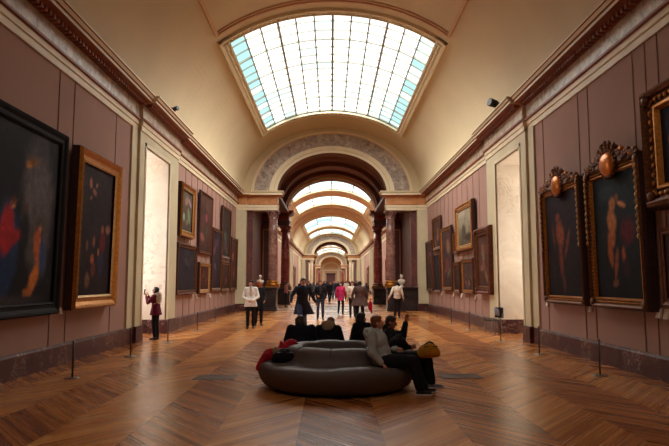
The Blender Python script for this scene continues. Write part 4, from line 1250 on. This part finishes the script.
# crowd in the far gallery: three built figures, then copies with small differences of turn and height
crowd = []
protos = [('black', 'black', H_black, 'short'), ('darkgrey', 'trousers', H_dark, 'bob'), ('navy', 'jeans', H_brown, 'short'), ('burgundy', 'black', H_black, 'long'), ('softgrey', 'black', H_dark, 'short')]
LBL = {0: 'distant black-dressed visitor in the crowd beyond the archway', 1: 'distant grey-jacketed visitor in the crowd beyond the archway', 2: 'distant visitor in navy jacket and jeans in the far crowd', 3: 'distant visitor in dark red in the far crowd', 4: 'distant pale-topped visitor in the far crowd'}
pt = []
for i, (a, b_, hm, st) in enumerate(protos):
    J = dict(knR=V(-.1,-.1,.5), anR=V(-.1,-.12,.085), anL=V(.1,.14,.10), elR=V(-.24,.06,1.14), wrR=V(-.22,.02,.9))
    p_ = person(LBL[i], J, a, b_, hm, SK1 if i % 2 else SK2, st, group='visitors in the distant crowd', voxel=.02, coat=.78 if i != 2 else None, flare=(.21,.17))
    pt.append(p_)
spots = [(308.5, 52, 0), (313.5, 58, 1), (329.5, 50, 0), (334.5, 57, 2), (327, 66, 0), (346.5, 55, 4), (349.5, 62, 0), (318, 70, 3), (331, 78, 1), (338, 72, 0), (343.5, 80, 2), (323.5, 84, 0), (313, 76, 0),
         (336, 92, 1), (329, 98, 0), (341, 100, 3), (347.5, 90, 1), (352, 74, 2), (356.5, 58, 0), (320, 96, 2), (334, 110, 0), (326, 112, 1), (345, 108, 0), (366.5, 52, 1), (300.5, 62, 0), (304, 80, 4), (333, 64, 3), (309, 66, 2), (317.5, 62, 1), (325, 54, 2), (346, 70, 1), (358, 82, 0)]
used = set(); rnd = random.Random(3)
for px, Y, k in spots:
    x = at_depth(px, 285, Y)[0]
    if k not in used: o = pt[k]; used.add(k)
    else: o = copy_tree(pt[k])
    o.location = (x, Y, 0); o.rotation_euler = (0, 0, rnd.choice((0, PI)) + rnd.uniform(-.5, .5)); q = rnd.uniform(.94, 1.06); o.scale = (q, q, q)
# ================================================================== people on the sofa
def seated(lean=.2, **o):
    """sitting, facing -y, seat at z .42"""
    sn, cs = math.sin(lean), math.cos(lean)
    B = V(0,0,.52)
    up = lambda d, x=0: B + V(x, sn*d, cs*d)
    P = dict(pelvis=B, chest=up(.30), neck=up(.50), head=up(.64) + V(0,-.05,0), face=V(0,-1,-.1),
             shR=up(.45, -.18), shL=up(.45, .18), elR=up(.18, -.26) + V(0,-.05,0), elL=up(.18, .26) + V(0,-.05,0), wrR=V(-.14,-.30,.60), wrL=V(.14,-.30,.60),
             hipR=V(-.09,-.02,.50), hipL=V(.09,-.02,.50), knR=V(-.12,-.46,.50), knL=V(.12,-.46,.50), anR=V(-.13,-.42,.085), anL=V(.13,-.42,.085), toeR=V(-.15,-1,0), toeL=V(.15,-1,0))
    P.update(o); return P
# light grey hoodie, right front of the sofa, facing right
P = seated(-.0)
P = seated(.42, chest=V(0,.09,.80), neck=V(0,.14,.97), head=V(.0,.08,1.10), face=V(.15,-1,.05), shR=V(-.18,.16,.93), shL=V(.18,.16,.93),
           elR=V(-.26,.16,.66), wrR=V(-.25,.02,.50), elL=V(.25,.02,.72), wrL=V(.12,-.22,.68), hdR=V(0,-.7,-.5), hnR=V(0,0,-1),
           knR=V(-.13,-.47,.53), knL=V(.10,-.47,.56), anR=V(-.12,-.58,.085), anL=V(.10,-.66,.085), toeR=V(.12,-1,0), toeL=V(.3,-1,0))
RZ1 = PI/2 - .10
person('person in light grey hooded jacket slouching at the right front of the sofa', P, 'greyhood', 'black', H_brown, SK1, 'short', loc=(.73, 9.40, 0), rz=RZ1, s=.97, thick=1.35, leg=1.3, sole=True, hood='greyhood', wide=1.04)
# dark strap bag across lap
# companion in dark jacket with raised hand, behind
P = seated(.30, chest=V(0,.07,.82), neck=V(0,.12,1.0), head=V(-.02,.03,1.115), face=V(-.1,-1,-.22), shR=V(-.18,.09,.95), shL=V(.18,.09,.95),
           elL=V(.24,-.20,.86), wrL=V(.20,-.24,1.10), hdL=V(0,-.2,1), hnL=V(-1,-.3,0), elR=V(-.24,-.04,.70), wrR=V(-.10,-.28,.70), curl=.25,
           knR=V(-.10,-.58,.54), knL=V(.14,-.56,.53), anR=V(-.10,-.66,.085), anL=V(.10,-.58,.085), toeR=V(0,-1,0), toeL=V(.2,-1,0))
person('dark haired person in black jacket raising one hand, right side of the sofa', P, 'black', 'black', H_dark, SK2, 'short', loc=(.95, 9.96, 0), rz=PI/2 - .05, s=.93, thick=1.2, leg=1.3, sole=True, shoe='grey')
# yellow bag on the lap and dark bag between
def bag(name, cx, cy, cz, rz, mat, label, sx=1.0):
    r = empty(name, (cx, cy, cz), rz); tag(r, label, 'bag')
    if sx == .95: r.scale = (1, 1, 1.15)
    k = MB(); k.ell((0,0,.10), (.17*sx,.11,.10)); k.ell((.07*sx,0,.08), (.11*sx,.10,.08)); k.ell((-.08*sx,.01,.09), (.11*sx,.10,.08)); k.cap((-.15*sx,0,.05), (.15*sx,0,.05), .06)
    me = organic(k, .014, 3); me.materials.append(mat); link('pouch', me, r)
    h_ = MB(); pts = [V(-.10*sx + .20*sx*i/8, -.03, .16 + .055*math.sin(PI*i/8)) for i in range(9)]
    for a, b_ in zip(pts, pts[1:]): h_.cap(a, b_, .012, n=8)
    h_.build('handle', M['black'], r)
    z_ = MB(); z_.cap((-.12*sx, -.075, .155), (.12*sx, -.075, .155), .008, n=6); z_.build('zip', M['steel_dark'], r)
    return r
bag('bag', 1.50, 9.74, .50, .25, C['mustard'], 'mustard yellow bag resting on the knees at the right of the sofa', .95)
bag('bag', .99, 9.58, .66, .4, C['black'], 'black bag on the lap of the grey-jacketed person', .8)

# three people on the far side, backs to the camera
P = seated(-.25, chest=V(0,-.06,.78), neck=V(0,-.12,.94), head=V(.02,-.18,1.04), face=V(.15,-1,-.35), elR=V(-.30,-.10,.66), elL=V(.30,-.12,.68), wrR=V(-.16,-.34,.64), wrL=V(.16,-.34,.66), shR=V(-.2,-.08,.91), shL=V(.2,-.08,.91))
person('dark haired person in bulky black jacket, back turned, left far side of sofa', P, 'navy', 'black', H_dark, SK1, 'bob', loc=(-.60, 11.06, 0), rz=PI + .1, s=.93, wide=1.3)
P = seated(-.3, chest=V(0,-.08,.76), neck=V(0,-.15,.90), head=V(-.02,-.30,.96), face=V(0,-1,-.6), elR=V(-.28,-.12,.62), elL=V(.28,-.12,.62), wrR=V(-.14,-.36,.62), wrL=V(.14,-.36,.62), shR=V(-.18,-.1,.86), shL=V(.18,-.1,.86))
person('person in black coat with pale fur collar, back turned on the far sofa side', P, 'black', 'black', H_brown, SK1, 'short', loc=(-.13, 11.32, 0), rz=PI - .15, s=.95, hood='fur', wide=1.3)
P = seated(.0, chest=V(.02,-.02,.80), neck=V(.04,-.04,.98), head=V(.08,-.08,1.115), face=V(-.9,-.5,-.1), elR=V(-.28,-.06,.66), elL=V(.28,-.06,.66), wrR=V(-.14,-.34,.64), wrL=V(.14,-.34,.64))
person('black haired person in dark puffy jacket, back turned behind the grey hooded jacket', P, 'black', 'black', H_black, SK1, 'bob', loc=(.56, 11.06, 0), rz=PI - .1, s=.92, wide=1.2)

# coats and bag heaped on the left of the sofa
r = empty('coat', (-.84, 9.92, .44), .3); r.scale = (1, 1, 1.35); tag(r, 'crumpled red coat with beige fur trim heaped on the left of the sofa', 'coat')
k = MB(); rnd = random.Random(5)
k.ell((.10,.12,.10), (.18,.14,.11)); k.ell((.15,.10,.17), (.11,.10,.07)); k.cap((-.02,.05,.08), (-.30,-.02,.03), .09, .05); k.cap((-.30,-.02,.05), (-.42,-.08,-.07), .055, .045); k.ell((-.18,.06,.07), (.14,.10,.07))
for i in range(9): k.cap((rnd.uniform(-.2,.2), rnd.uniform(0,.2), .10), (rnd.uniform(-.1,.25), rnd.uniform(0,.2), rnd.uniform(.12,.2)), .045, .03)
me = organic(k, .013, 2); me.materials.append(C['red']); link('shell', me, r)
k = MB()
for i in range(12): k.ell((-.16 + .018*i, -.07 + .02*math.sin(i), .11 - .004*i + .02*math.sin(i*1.7)), .042, n=8, m=6)
me = organic(k, .012, 1); me.materials.append(C['fur']); link('fur_trim', me, r)
bag('bag', -.80, 9.66, .435, .1, C['black'], 'flat black bag lying in front of the red coat on the sofa', 1.0)
